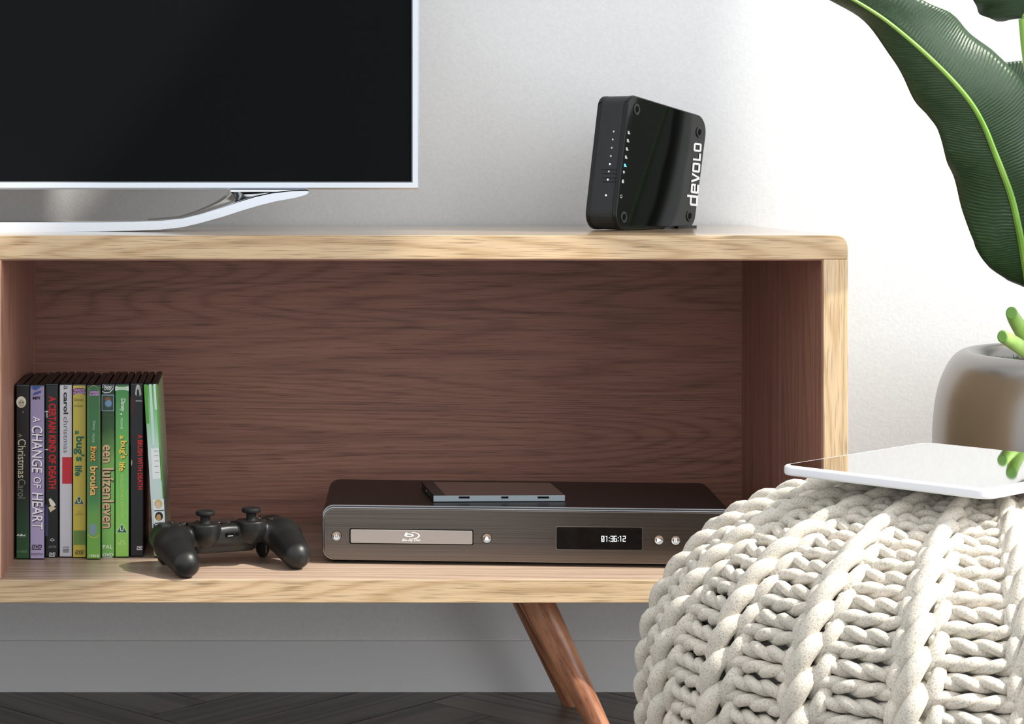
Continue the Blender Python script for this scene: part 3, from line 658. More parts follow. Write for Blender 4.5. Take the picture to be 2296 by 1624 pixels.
# 1
r, T, R, B, w, S = dvd(36, 66, 1255.5, 'black and dark green disc case with a white portrait, nearest the cabinet divider', spine_mat('spine_dark_green', [(0.0, (38, 84, 48)), (0.3, (26, 48, 34)), (0.42, (18, 19, 18))]))
T('A', (41, 50, 973, 981), (150, 140, 105), bold=0.0); T('Christmas', (40, 58, 985, 1072), (196, 190, 160)); T('Carol', (40, 57, 1075, 1118), (120, 125, 110))
R(ring_px((47.5, 902), 11, 18, 13), (214, 208, 186), 'portrait'); R(ring_px((48, 905), 7, 14, 9), (176, 168, 148), 'portrait', 0.00014); B(43.5, 46, 902, 904, (40, 36, 30), 'portrait', 0.0002); B(50, 52.5, 902, 904, (40, 36, 30), 'portrait', 0.0002); R([(50, 926), (53, 921), (52, 925)], (200, 200, 190), 'portrait')
R([(36.5, 1202), (41, 1197.5), (44, 1201), (48, 1197), (52, 1201), (59, 1198.5), (55, 1203), (50, 1202), (46, 1203), (42, 1201.5)], (205, 215, 205), 'signature'); B(38, 60, 1204.5, 1205.2, (120, 150, 125))
T('CT18905S', (37.5, 61, 1235, 1240), (120, 150, 125), '0')
# 2
r, T, R, B, w, S = dvd(67, 99, 1255.8, 'lilac purple disc case with white outlined lettering reading A CHANGE OF HEART', spine_mat('spine_lilac', [(0.0, (176, 164, 200)), (0.5, (160, 146, 186)), (1.0, (150, 138, 172))]))
R([(69, 870), (78, 865.5), (92, 868), (84, 874), (78, 876)], (58, 84, 150), 'publisher_mark'); R([(72, 887), (78, 880), (92, 876), (92, 881), (82, 885)], (58, 74, 140), 'publisher_mark')
T('MPI', (73.5, 89.5, 889.5, 896.5), (26, 24, 34), '0', 0.03)
T('A', (74, 90, 934, 947), (236, 234, 240), 'cw', 0.01, 0.12, (40, 34, 52)); T('CHANGE', (71, 95, 955, 1061), (236, 234, 240), 'cw', 0.01, 0.1, (40, 34, 52)); T('OF', (75, 92, 1070, 1095), (236, 234, 240), 'cw', 0.01, 0.1, (40, 34, 52)); T('HEART', (72, 96, 1105, 1188), (240, 238, 244), 'cw', 0.01, 0.1, (40, 34, 52))
dvd_logo(T, B, 82.5, 1222, 1233.5, (24, 20, 30), 23); T('DVD7710', (70, 95.5, 1240.5, 1246), (36, 32, 44), '0')
# 3
r, T, R, B, w, S = dvd(101, 130, 1251.5, 'black disc case with bold red lettering and a white butterfly', spine_mat('spine_black', [(0.0, (22, 22, 22)), (1.0, (26, 30, 29))]))
T('A CERTAIN KIND OF DEATH', (109, 125.5, 889, 1096), (196, 28, 30), 'cw', 0.03)
R([(109, 1120), (113, 1117.5), (121, 1126), (125, 1133), (119, 1138), (112, 1132)], (226, 218, 198), 'butterfly'); R([(108.5, 1139), (114, 1135), (126, 1140), (113, 1149)], (210, 196, 160), 'butterfly')
B(101.5, 108, 922, 924.5, (210, 214, 214)); B(103, 107, 926, 937, (150, 150, 150)); B(101.5, 108, 1007.5, 1009.5, (200, 205, 205)); B(101.5, 107.5, 1133, 1203, (60, 58, 96)); 
R([(111, 1211.5), (117, 1207), (123, 1211.5), (117, 1215)], (190, 190, 190), 'publisher_mark'); R([(113.5, 1211), (117, 1209), (120.5, 1211), (117, 1213)], (30, 30, 30), 'publisher_mark', 0.0002); T('APC7318', (109, 125.5, 1224, 1229), (150, 150, 150), '0'); dvd_logo(T, B, 117, 1239.5, 1249, (220, 220, 220), 14)
# 4
r, T, R, B, w, S = dvd(133, 162, 1251.5, 'white disc case with black and grey lettering above a red block', spine_mat('spine_white', [(0.0, (196, 196, 204)), (1.0, (206, 206, 212))]))
T('a', (143, 151.5, 865, 874), (60, 70, 66)); T('carol', (142.5, 153, 880, 929), (22, 24, 26), 'cw', 0.03); T('christmas', (142.5, 152.5, 935, 1016), (92, 104, 100))
B(139.5, 161.6, 1025.5, 1085, (190, 44, 56)); T('DCR782', (141, 155, 1226, 1229.5), (70, 70, 70), '0'); dvd_logo(T, B, 148, 1231.5, 1239.5, (50, 50, 54), 13)
# 5
r, T, R, B, w, S = dvd(163, 193, 1252.5, 'yellow disc case with teal lettering and a green triangle sign', spine_mat('spine_yellow', [(0.0, (194, 176, 66)), (1.0, (196, 184, 78))]))
GT = (16, 104, 84)
R([(163.4, 873), (170, 871), (178, 870), (186, 871), (192.5, 873), (192.5, 886), (186, 884), (178, 883), (170, 884), (163.4, 886)], (116, 44, 122)); T('WIDE', (165.5, 190, 873, 878), (206, 188, 208), '0', 0.02); T('SCREEN', (164.5, 191.5, 879, 883.5), (206, 188, 208), '0', 0.02)
T('Disney', (166.5, 187, 893.5, 901.5), (66, 58, 24), '0', 0, 0.15); R([(174.5, 905), (176.3, 903), (176.5, 907)], (66, 58, 24)); T('PIXAR', (167, 185.5, 909, 913), (66, 58, 24), '0')
T('a', (168, 177, 966, 975), GT, 'cw', 0.03); T("bug's", (165, 189.5, 979, 1035), GT, 'cw', 0.03); T('life', (168, 184, 1045, 1068), GT, 'cw', 0.03)
R([(164.5, 1131.5), (177, 1111.5), (189.5, 1131.5)], (205, 210, 190), 'rating_sign'); R([(166.2, 1130.5), (177, 1113.5), (187.8, 1130.5)], (28, 84, 66), 'rating_sign', 0.00014); T('U', (173.5, 181, 1120.5, 1128.5), (225, 228, 220), '0', 0.03)
T('Z1', (174, 181, 1147, 1150.5), (140, 120, 44), '0'); T('34591', (169, 186, 1152, 1156), (140, 120, 44), '0'); B(165, 192, 1190, 1222.5, (98, 134, 62)); B(163.4, 192.6, 1132.4, 1133.2, (150, 132, 50)); dvd_logo(T, B, 178.5, 1234.5, 1244, (40, 30, 22), 20)
# 6
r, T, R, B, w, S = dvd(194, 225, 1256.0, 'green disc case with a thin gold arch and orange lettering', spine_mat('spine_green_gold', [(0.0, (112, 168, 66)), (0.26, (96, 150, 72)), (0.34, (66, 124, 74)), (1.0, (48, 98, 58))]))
for x in (197.2, 222.4): B(x-0.5, x+0.5, 877, 1198, (128, 140, 70), 'gold_line')
R([(197, 877), (203, 868), (210, 865.5), (217, 868), (222.5, 877), (222.5, 875.8), (217, 866.5), (210, 864), (203, 866.5), (197, 875.8)], (150, 150, 80), 'gold_line'); R([(196.7, 1198), (203, 1204), (210, 1206), (217, 1204), (222.9, 1198), (222.9, 1199.5), (217, 1205.5), (210, 1207.5), (203, 1205.5), (196.7, 1199.5)], (190, 180, 90), 'gold_line')
B(200, 222, 876.5, 888, (104, 48, 112)); T('WIDE', (201, 222, 877.5, 882), (190, 172, 196), '0', 0.02); T('SCREEN', (200.5, 222.5, 883, 887.3), (190, 172, 196), '0', 0.02)
T('Disney', (206, 214, 944, 965), (170, 196, 166), 'cw', 0, 0.15); T('PIXAR', (206.5, 212, 973, 993), (170, 196, 166))
T('život', (203, 217, 1000, 1035), (226, 166, 74), 'cw', 0.02, 0, (40, 44, 20)); T('brouka', (202, 219, 1046, 1112), (222, 176, 104), 'cw', 0.025, 0, (40, 44, 20)); T('19818', (200, 221.5, 1244, 1249.5), (226, 232, 210), '0', 0.02)
R(ring_px((208, 1188), 9, 18, 14), (116, 142, 150), 'printed_picture')
# 7
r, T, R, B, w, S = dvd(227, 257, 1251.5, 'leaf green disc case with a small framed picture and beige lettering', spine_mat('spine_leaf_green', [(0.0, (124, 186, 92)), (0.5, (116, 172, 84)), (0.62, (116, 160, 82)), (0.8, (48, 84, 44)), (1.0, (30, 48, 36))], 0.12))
T('Disney', (229, 253, 863, 871.5), (214, 220, 216), '0', 0.01, 0.15); T('DVD', (234, 249, 869, 875), (214, 220, 216), '0', 0.03, 0.1); R([(229, 877), (236, 880.5), (246, 879), (254, 870), (255, 863), (256, 864), (254.5, 872), (247, 880.5), (236, 882.5), (229, 879)], (214, 220, 216))
B(228, 255.5, 885.5, 922, (150, 170, 190), 'printed_picture'); B(229.3, 254.2, 887, 920.5, (46, 70, 56), 'printed_picture', 0.00014); R(ring_px((243, 905), 8, 14, 8), (110, 140, 170), 'printed_picture', 0.0002); R([(233, 897), (238, 891), (246, 891), (250, 898)], (120, 80, 50), 'printed_picture', 0.00024)
T('PIXAR', (229, 255, 929, 933), (74, 104, 66), '0'); BE = (214, 178, 138)
T('een', (230, 246.5, 998, 1038), BE, 'cw', 0.02, 0, (40, 44, 28)); T('luízenleven', (229.5, 255, 1050, 1185), BE, 'cw', 0.02, 0, (40, 44, 28))
T('PAL', (230.5, 252.5, 1222.5, 1231), (228, 236, 214), '0', 0.02, space=1.2); dvd_logo(T, B, 241.5, 1241, 1251, (234, 238, 226), 24)
# 8
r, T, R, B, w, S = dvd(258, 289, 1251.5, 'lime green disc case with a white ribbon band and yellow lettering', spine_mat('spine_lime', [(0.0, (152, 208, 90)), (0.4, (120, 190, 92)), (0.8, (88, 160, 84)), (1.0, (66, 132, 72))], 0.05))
R([(258.3, 866), (266, 868.5), (280, 868.5), (288.6, 866), (288.6, 877), (280, 874.5), (266, 874.5), (258.3, 877)], (206, 222, 206)); T('COLLECTORS', (260.5, 286.5, 870, 873), (130, 160, 130), '0')
T('Disney', (268, 281, 894, 923), (224, 234, 222), 'cw', 0.01, 0.15); R([(268, 929), (274, 926.5), (273, 931)], (224, 234, 222)); T('PIXAR', (270, 275, 938, 963), (214, 228, 210), 'cw')
YL = (232, 206, 84)
T('a', (268.5, 277, 977, 985), YL, 'cw', 0.03, 0, (30, 40, 16)); T("bug's", (266, 285, 989, 1029), YL, 'cw', 0.03, 0, (30, 40, 16)); T('life', (267, 280, 1037, 1057), YL, 'cw', 0.03, 0, (30, 40, 16))
T("COLLECTOR'S EDITION", (270, 277, 1063, 1161), (182, 210, 104), 'cw', 0.02)
R([(260, 1195.5), (273, 1174.5), (286.5, 1195.5)], (214, 226, 206), 'rating_sign'); R([(261.8, 1194.5), (273, 1176.6), (284.6, 1194.5)], (24, 96, 60), 'rating_sign', 0.00014); T('U', (269.5, 277, 1183, 1192), (230, 234, 226), '0', 0.03)
T('2 ED', (269, 279.5, 1212, 1216), (208, 232, 150), '0', 0.02); T('DISC SET', (264, 284, 1217.5, 1222), (208, 232, 150), '0', 0.02)
# 9
r, T, R, B, w, S = dvd(292, 321, 1250.0, 'black disc case with slim red lettering and a pale winged figure', spine_mat('spine_charcoal', [(0.0, (22, 23, 23)), (1.0, (24, 25, 28))]))
R([(303, 884), (305, 866), (309, 862), (314, 866), (317, 884), (313, 890), (311.5, 876), (309, 872), (307, 876), (306, 889)], (176, 180, 170), 'winged_figure'); T('EXTRAS', (304.5, 318.5, 898, 901), (190, 190, 190), '0', 0.03)
B(292.3, 301, 890, 930, (60, 22, 28)); R([(292.3, 930), (298, 930), (296, 990), (292.3, 1000)], (42, 24, 26)); R([(294, 1030), (297, 1036), (295.5, 1046), (293.5, 1040)], (150, 140, 110))
T('A BRUSH WITH DEATH', (308.5, 320, 975, 1098), (196, 34, 38), 'cw', 0.02); dvd_logo(T, B, 313, 1225, 1234, (226, 226, 226), 13)
# 10 leans against the row
r, T, R, B, w, S = dvd(344.5, 375.5, 1251.5, 'white and bright green disc case leaning against the row at its end', spine_mat('spine_white_green', [(0.0, (120, 140, 60)), (0.1, (190, 208, 200)), (0.6, (196, 214, 212)), (0.75, (150, 200, 160)), (0.95, (96, 172, 70)), (1.0, (88, 168, 60))]), -3.3)
B(344.8, 352, 862, 950, (86, 156, 66)); B(356, 362, 862, 1000, (190, 222, 206)); B(366, 371, 862, 920, (206, 226, 214)); B(371, 375.2, 862, 1080, (96, 164, 74)); B(352, 372, 1006, 1075, (226, 230, 228))
for y in (1012, 1022, 1034, 1046, 1060): B(359, 368, y, y+1.5, (150, 160, 160), e=0.00016)
B(372.5, 375, 1005, 1120, (84, 160, 60), e=0.0002)
for k, (ya, c1, c2) in enumerate(((1121, (196, 178, 110), (214, 186, 164)), (1149, (30, 34, 40), (190, 150, 90)))):
    B(350, 374, ya, ya+25, (220, 228, 226), 'portrait', 0.0001); R(ring_px((362, ya+10), 9, 16, 10), c1, 'portrait', 0.00015); R(ring_px((361, ya+13), 5.5, 14, 8), c2, 'portrait', 0.0002); B(352, 374, ya+24, ya+26, (26, 28, 30), 'portrait', 0.00022)
B(348, 352, 1176, 1200, (50, 60, 120)); dvd_logo(T, B, 356, 1236, 1246, (230, 230, 224), 13)
o = MB().box(w-0.0002, w+0.0004, 0.003, CDp-0.002, 0.002, CH-0.003).build('cover_sleeve', spine_mat('cover_grey_green', [(0.0, (110, 110, 92)), (0.3, (160, 150, 120)), (0.55, (70, 74, 66)), (0.8, (146, 150, 124)), (1.0, (150, 168, 128))], 0.5), r, local=True)

# ------------------------------------------------------------------ game controller
def surface_nets(fn, lo, hi, h):
    xs = [np.arange(lo[k], hi[k]+h, h) for k in range(3)]
    X, Y, Z = np.meshgrid(*xs, indexing='ij'); V = fn(X, Y, Z); S_ = V < 0
    nx, ny, nz = [s-1 for s in V.shape]
    acc = np.zeros((nx, ny, nz, 3)); cntr = np.zeros((nx, ny, nz))
    offs = [(i, j, k) for i in (0, 1) for j in (0, 1) for k in (0, 1)]
    sub = lambda A, o: A[o[0]:o[0]+nx, o[1]:o[1]+ny, o[2]:o[2]+nz]
    for a in offs:
        for ax in range(3):
            if a[ax]: continue
            b = list(a); b[ax] = 1
            va, vb = sub(V, a), sub(V, b); cr = (va < 0) != (vb < 0)
            t = np.where(cr, va/np.where(cr, va-vb, 1), 0)
            for k in range(3):
                acc[..., k] += np.where(cr, a[k]+(t if k == ax else 0), 0)
            cntr += cr
    act = cntr > 0; idx = -np.ones((nx, ny, nz), int); idx[act] = np.arange(act.sum())
    ijk = np.argwhere(act); P = (acc[act]/cntr[act][:, None]+ijk)*h+np.array(lo)
    faces = []
    for ax in range(3):
        o1, o2 = [k for k in range(3) if k != ax]
        A = S_; B_ = np.roll(S_, -1, ax)
        cr = np.argwhere((A != B_)[:nx, :ny, :nz])
        for p in cr:
            if p[o1] == 0 or p[o2] == 0: continue
            q = []
            for d1, d2 in ((0, 0), (1, 0), (1, 1), (0, 1)):
                r_ = p.copy(); r_[o1] -= d1; r_[o2] -= d2; q.append(idx[tuple(r_)])
            if min(q) < 0: continue
            flip = A[tuple(p)] ^ (ax == 1)
            faces.append(q if flip else q[::-1])
    return P, faces
def smin(a, b, k):
    h = np.clip(0.5+0.5*(b-a)/k, 0, 1); return b*(1-h)+a*h-k*h*(1-h)
def smax(a, b, k): return -smin(-a, -b, k)
def cone(X, Y, Z, a, b, ra, rb, sz=1.0):
    a = np.array(a); b = np.array(b); d = b-a; L = d.dot(d)
    t = np.clip(((X-a[0])*d[0]+(Y-a[1])*d[1]+(Z-a[2])*d[2])/L, 0, 1)
    return np.sqrt((X-a[0]-t*d[0])**2+(Y-a[1]-t*d[1])**2+((Z-a[2]-t*d[2])/sz)**2)-(ra+(rb-ra)*t)
def rbox(X, Y, Z, c, hs, r):
    q = [np.abs(A-c[k])-(hs[k]-r) for k, A in enumerate((X, Y, Z))]
    return np.sqrt(sum(np.maximum(v, 0)**2 for v in q))+np.minimum(np.maximum(np.maximum(q[0], q[1]), q[2]), 0)-r
def pad_sdf(X, Y, Z):                      # centimetres; y points to the shoulder buttons
    X = np.abs(X)
    d = rbox(X, Y, Z, (0, 7.1, 3.45), (6.4, 2.3, 1.10), 0.8)
    d = smin(d, cone(X, Y, Z, (6.30, 7.5, 3.25), (6.35, 5.4, 2.95), 1.80, 1.95, 0.88), 0.7)
    d = smin(d, cone(X, Y, Z, (6.40, 5.4, 2.90), (6.30, 1.80, 1.50), 1.95, 1.54), 0.5)
    belly = rbox(X, Y, Z, (0, 7.2, 2.3), (3.6, 1.6, 0.85), 0.7); d = smin(d, belly, 0.5)
    d = smax(d, -cone(X, Y, Z, (0, 1.7, 0.0), (0, 1.7, 6.0), 3.15, 3.15), 0.35)       # hollow between the grips
    rr = np.sqrt((X-2.65)**2+(Y-5.35)**2)
    bowl = np.sqrt(rr**2+(np.minimum(Z-4.25, 0)*0.80)**2)-1.60
    pod = smax(bowl, Z-4.88, 0.22)
    d = np.where(d < pod, smin(d, pod, 0.10), smin(d, pod, 0.10))
    return d
PV, PF = surface_nets(pad_sdf, (-8.9, -0.6, -0.6), (8.9, 10.4, 6.0), 0.10)
zmin = PV[:, 2].min(); PV[:, 2] -= zmin
gp_loc = Vector((0.001, 0.018, SHELF)); gp_yaw = math.radians(23.0)
gp = thing('game_controller', gp_loc, 'black two-stick game controller lying in front of the disc cases', 'controller'); gp.rotation_euler = (0, 0, gp_yaw)
o = mesh_obj('body', [Vector(p)*0.01 for p in PV], PF, M['pad'], gp, True, True); shade(o, 180)
zo = -zmin
for s in (-1, 1):
    c = Vector((s*0.0265, 0.0535, (4.84+zo)*0.01))
    stk = MB().lathe([(0.0085, -0.003), (0.0062, 0.0), (0.0052, 0.003), (0.0054, 0.0075), (0.0070, 0.0085), (0.0096, 0.0088), (0.0103, 0.0100), (0.0104, 0.0118), (0.0098, 0.0132), (0.0085, 0.0136), (0.0060, 0.0128)], c, (0, 0, 1), 32).build('thumbstick', M['rubber'], gp, True, True)
    pts = [Vector((s*0.054, 0.085, (3.2+zo)*0.01)), Vector((s*0.056, 0.0925, (2.6+zo)*0.01)), Vector((s*0.0575, 0.0955, (1.5+zo)*0.01)), Vector((s*0.0575, 0.094, 0.0062)), Vector((s*0.057, 0.092, 0.0012))]
    MB().tube(pts, [0.0105, 0.0105, 0.0092, 0.0070, 0.0035], 14, flat=1.0).build('trigger', M['padgloss'], gp, True, True)
    o = MB().box(s*0.0485-0.012, s*0.0485+0.012, 0.086, 0.096, (3.3+zo)*0.01, (4.2+zo)*0.01).build('shoulder_button', M['padgloss'], gp, False, True); bevel(o, 0.003, 3)
    # the cross of direction keys / four round buttons on the shoulders' upper face
    for a in range(4):
        bc = Vector((s*0.0535+0.0105*math.cos(a*PI/2), 0.0735+0.0105*math.sin(a*PI/2), (4.30+zo)*0.01))
        MB().lathe([(0.0046, 0), (0.0046, 0.0035), (0.0040, 0.0045), (0.0015, 0.0048)], bc, (0, 0, 1), 16).build('button', M['padgloss'], gp, True, True)
o = MB().box(-0.0225, 0.0225, 0.068, 0.092, (4.35+zo)*0.01, (4.62+zo)*0.01).build('touchpad', M['padgloss'], gp, False, True); bevel(o, 0.001, 2)
MB().lathe([(0.0055, 0), (0.0055, 0.002), (0.004, 0.0026)], (0, 0.0630, (4.42+zo)*0.01), (0, 0, 1), 20).build('home_button', M['padgloss'], gp, True, True)
yf = 0.0483
MB().box(-0.0048, 0.0048, yf-0.0006, yf+0.004, (3.36+zo)*0.01, (3.74+zo)*0.01).build('extension_port', M['void'], gp, False, True)
MB().lathe([(0.0019, -0.0006), (0.0019, 0.004)], (0.0082, yf, (3.58+zo)*0.01), (0, 1, 0), 16).build('audio_jack', M['void'], gp, False, True)
mesh_obj('port_contacts', [Vector((-0.003, yf-0.0008, (3.40+zo)*0.01)), Vector((0.003, yf-0.0008, (3.40+zo)*0.01)), Vector((0.003, yf-0.0008, (3.46+zo)*0.01)), Vector((-0.003, yf-0.0008, (3.46+zo)*0.01))], [(0, 1, 2, 3)], M['greyprint'], gp, False, True)

# ------------------------------------------------------------------ knitted pouf
PC = Vector((0.583, -0.540)); PR_, PZc, PHu, PHl = 0.256, 0.211, 0.172, 0.195
pf = thing('knitted_pouf', (PC.x, PC.y, 0), 'round cream wool pouf in chunky cable knit in front of the cabinet', 'pouf')
prof = []
for k in range(401):
    a = -PI/2+PI*k/400; n = 2.5
    r = PR_*abs(math.cos(a))**(2/n); z = PZc+(PHu if a > 0 else PHl)*math.copysign(abs(math.sin(a))**(2/n), a); prof.append((r, z))
arc = [0.0]
for (r0, z0), (r1, z1) in zip(prof, prof[1:]): arc.append(arc[-1]+math.hypot(r1-r0, z1-z0))
arc = np.array(arc); prof = np.array(prof); LEN = arc[-1]
def P_at(s):
    r = np.interp(s, arc, prof[:, 0]); z = np.interp(s, arc, prof[:, 1]); e = 0.004
    dr = np.interp(s+e, arc, prof[:, 0])-np.interp(s-e, arc, prof[:, 0]); dz = np.interp(s+e, arc, prof[:, 1])-np.interp(s-e, arc, prof[:, 1])
    L = math.hypot(dr, dz) or 1; return r, z, dz/L, -dr/L
NCOL = 20; DPH = 2*PI/NCOL
def surf(a, s, h, ph0=0.0):               # a: metres along the circumference at the equator's scale, s: along the profile, h: outwards
    r, z, nr, nz = P_at(s); ph = ph0+a
    rr = r+nr*h; zz = z+nz*h
    return Vector((rr*math.cos(ph), rr*math.sin(ph), zz))
per = 0.0245; S0 = 0.045; NR = int((LEN-2*S0)/per)
def kscale(s): return max(0.30, min(1.0, P_at(s)[0]/PR_*1.02))
def cable_mesh():
    mb = MB()
    def strand(pts, rad, N=11):
        out = []; rr = []
        P = [np.array(p) for p in pts]
        for i in range(N):
            t = i/(N-1)*(len(P)-1); k = min(int(t), len(P)-2); u = t-k
            p0, p1, p2, p3 = P[max(k-1, 0)], P[k], P[k+1], P[min(k+2, len(P)-1)]
            q = 0.5*((2*p1)+(-p0+p2)*u+(2*p0-5*p1+4*p2-p3)*u*u+(-p0+3*p1-3*p2+p3)*u**3)
            s = min(max(q[1], 0.002), LEN-0.002); ks = kscale(s); r = max(P_at(s)[0], 0.02)
            out.append(surf(q[0]*0.80*ks/r, s, q[2]*(0.55+0.45*ks))); x = i/(N-1)
            rr.append(rad*(0.55+0.45*ks)*(0.42+0.58*math.sin(PI*min(max(x*0.88+0.06, 0), 1))**0.5))
        mb.tube(out, rr, 9)
    for j in range(NR+1):
        s = S0+j*per; p = per
        strand([(-0.0150, s-0.9*p, -0.004), (-0.0105, s-0.35*p, 0.007), (-0.001, s+0.3*p, 0.0125), (0.0050, s+0.75*p, 0.0095), (0.0065, s+1.10*p, -0.005)], 0.0073)
        strand([(0.0035, s-0.75*p, -0.004), (0.0105, s-0.3*p, 0.004), (0.0185, s+0.25*p, 0.006), (0.0172, s+0.7*p, -0.003)], 0.0060)
        strand([(-0.0065, s+0.70*p, -0.003), (-0.0150, s+0.45*p, 0.005), (-0.0175, s-0.05*p, 0.005), (-0.0125, s-0.60*p, -0.002)], 0.0060)
    return mb
cm = cable_mesh(); pf_off = Vector((PC.x, PC.y, 0))
# angle of the first column: 11 degrees to the left of the direction towards the camera
to_cam = math.atan2(CY-PC.y, -PC.x); PH0 = to_cam-math.radians(11.0)
base = cm.build('cable_column', M['wool'], None, True); shade(base, 70); base.parent = pf; base.rotation_euler = (0, 0, PH0)
for k in range(1, NCOL):
    o = base.copy(); col.objects.link(o); o.parent = pf; o.rotation_euler = (0, 0, PH0+k*DPH)
rope = {}
def rope_mesh(j, half):
    s = S0+(j+(0.25 if half == 0 else 0.75))*per; r = P_at(s)[0]; ks = kscale(s)
    gap = DPH*r; a0 = 0.008*ks; a1 = gap-0.008*ks
    if a1-a0 < 0.006: return None
    mb = MB(); L = a1-a0; pitch = 0.034; hand = 1 if half == 0 else -1; N = max(9, int(L/0.0024)); sc = 0.7+0.3*ks
    for q in (0, 1):
        pts = []
        for i in range(N):
            x = i/(N-1)*L; an = hand*2*PI*x/pitch+q*PI+0.6*j
            pts.append(surf((a0+x)/r, s+0.0018*sc*math.cos(an), 0.0012+0.0038*sc*math.sin(an)))
        mb.tube(pts, 0.0046*sc, 8)
    return mb
cands = []; meshes = {}
cam_v = Vector((0, CY, CZ))
for j in range(NR):
    for half in (0, 1):
        mb = rope_mesh(j, half)
        if mb is None: continue
        meshes[(j, half)] = mb
        s = S0+(j+(0.25 if half == 0 else 0.75))*per; r, z, nr, nz = P_at(s)
        for k in range(NCOL):
            ph = PH0+(k+0.5)*DPH; p = Vector((PC.x+r*math.cos(ph), PC.y+r*math.sin(ph), z)); nn = Vector((nr*math.cos(ph), nr*math.sin(ph), nz))
            d = cam_v-p; px = VX+F*p.x/(p.y-CY); py = VY-F*(p.z-CZ)/(p.y-CY)
            vis = nn.dot(d.normalized()); inside = -60 < px-1148+1148 < 2350 and py < 1690
            cands.append((vis*DPH*r if (vis > -0.05 and inside) else -1, j, half, k))
cands.sort(reverse=True)
chosen = [c for c in cands if c[0] >= 0][:299]; cs = set(c[1:] for c in chosen); restm = MB()
for sc_, j, half, k in cands:
    if (j, half, k) in cs:
        key = (j, half)
        if key not in rope:
            o = meshes[key].build('rope_row', M['wool'], None, True); shade(o, 80); o.parent = pf; rope[key] = o.data
        else:
            o = bpy.data.objects.new('rope_row', rope[key]); col.objects.link(o); o.parent = pf
        o.rotation_euler = (0, 0, PH0+k*DPH)
    else:
        Rm = Matrix.Rotation(PH0+k*DPH, 4, 'Z'); restm.add([Rm @ v for v in meshes[(j, half)].v], meshes[(j, half)].f)
o = restm.build('rope_rows_behind', M['wool'], None, True); shade(o, 80); o.parent = pf; o['kind'] = 'stuff'
core = [(max(r-0.009, 0.001), PZc+(z-PZc)*0.955) for r, z in prof[::10]]
o = MB().lathe(core, (0, 0, 0), (0, 0, 1), 60).build('lining', M['woolcore'], None, True); o.parent = pf
o = MB().lathe([(0.001, PZc+PHu-0.012), (0.03, PZc+PHu-0.010), (0.05, PZc+PHu-0.006), (0.03, PZc+PHu+0.004), (0.001, PZc+PHu+0.006)], (0, 0, 0), (0, 0, 1), 30).build('centre_knot', M['wool'], None, True); o.parent = pf

# ------------------------------------------------------------------ tablet lying on the pouf
ZTab = 0.4035; TT = 0.0075
Lc, Bc, Fc = onz(1744, 1043, ZTab), onz(2076, 991, ZTab), onz(2200, 1103, ZTab)
ux = (Bc-Lc); lenx = ux.length; ux.normalize(); vy = (Fc-Lc)-ux*(Fc-Lc).dot(ux); leny = vy.length; vy.normalize()
tb = thing('tablet', (Lc+ux*lenx/2+vy*leny/2).xy.to_3d()+Vector((0, 0, ZTab-TT)), 'thin white tablet lying on the knitted pouf', 'tablet')
print('tablet', lenx, leny)
tp = fillet([(0, 0), (lenx, 0), (lenx, leny), (0, leny)], 0.012, 8)
T3 = lambda x, y, z: Lc+ux*x+vy*y+Vector((0, 0, z))
o = MB().prism([T3(x, y, -TT) for x, y in tp], (0, 0, TT)).build('casing', M['tabletedge'], tb); bevel(o, 0.0022, 4, 60)
ti = fillet([(0.0042, 0.0042), (lenx-0.0042, 0.0042), (lenx-0.0042, leny-0.0042), (0.0042, leny-0.0042)], 0.009, 8)
MB().prism([T3(x, y, -0.0005) for x, y in ti], (0, 0, 0.0008)).build('glass', M['tabletglass'], tb)

# ------------------------------------------------------------------ pot and plant
PP = Vector((0.955, 0.12, 0))
pot = thing('plant_pot', PP, 'big rounded satin grey pot on the floor beside the cabinet', 'pot')
pr = [(0.12, 0), (0.135, 0.004), (0.150, 0.03), (0.172, 0.10), (0.190, 0.18), (0.1985, 0.26), (0.2, 0.33), (0.1985, 0.365), (0.194, 0.395), (0.1855, 0.418), (0.177, 0.431), (0.168, 0.4375), (0.161, 0.438), (0.155, 0.433), (0.151, 0.424), (0.150, 0.40), (0.150, 0.36)]
pr = [(r, z*0.985) for r, z in pr]; fine = []
for i in range(len(pr)-1):
    p0, p1, p2, p3 = [np.array(pr[min(max(i+k, 0), len(pr)-1)]) for k in (-1, 0, 1, 2)]
    for u in (0, 0.33, 0.66): fine.append(tuple(0.5*((2*p1)+(-p0+p2)*u+(2*p0-5*p1+4*p2-p3)*u*u+(-p0+3*p1-3*p2+p3)*u**3)))
fine.append(pr[-1])
MB().lathe(fine, PP, (0, 0, 1), 96, False).build('vessel', M['pot'], pot, True)
MB().lathe([(0.1505, 0.375), (0.149, 0.414), (0.09, 0.417), (0.001, 0.419)], PP, (0, 0, 1), 40).build('soil', M['soil'], pot, True)
ms = MB(); rr_ = random.Random(5)
for k in range(260):
    a = rr_.uniform(0, 2*PI); q = 0.147*math.sqrt(rr_.uniform(0.15, 1)); c = PP+Vector((q*math.cos(a), q*math.sin(a), 0.415)); h = rr_.uniform(0.003, 0.010)
    d = Vector((rr_.uniform(-1, 1), rr_.uniform(-1, 1), 0))*0.005; e = Vector((-d.y, d.x, 0))*0.6
    ms.add([c-e, c+d*0.5+e*0.2+Vector((0, 0, h*0.6)), c+d+Vector((0, 0, h)), c+e], [(0, 1, 2), (0, 2, 3)])
o = ms.build('moss', M['moss'], pot); o['kind'] = 'stuff'
pt = thing('banana_plant', PP+Vector((0, 0, 0.424)), 'leafy green banana plant growing in the satin pot', 'plant')
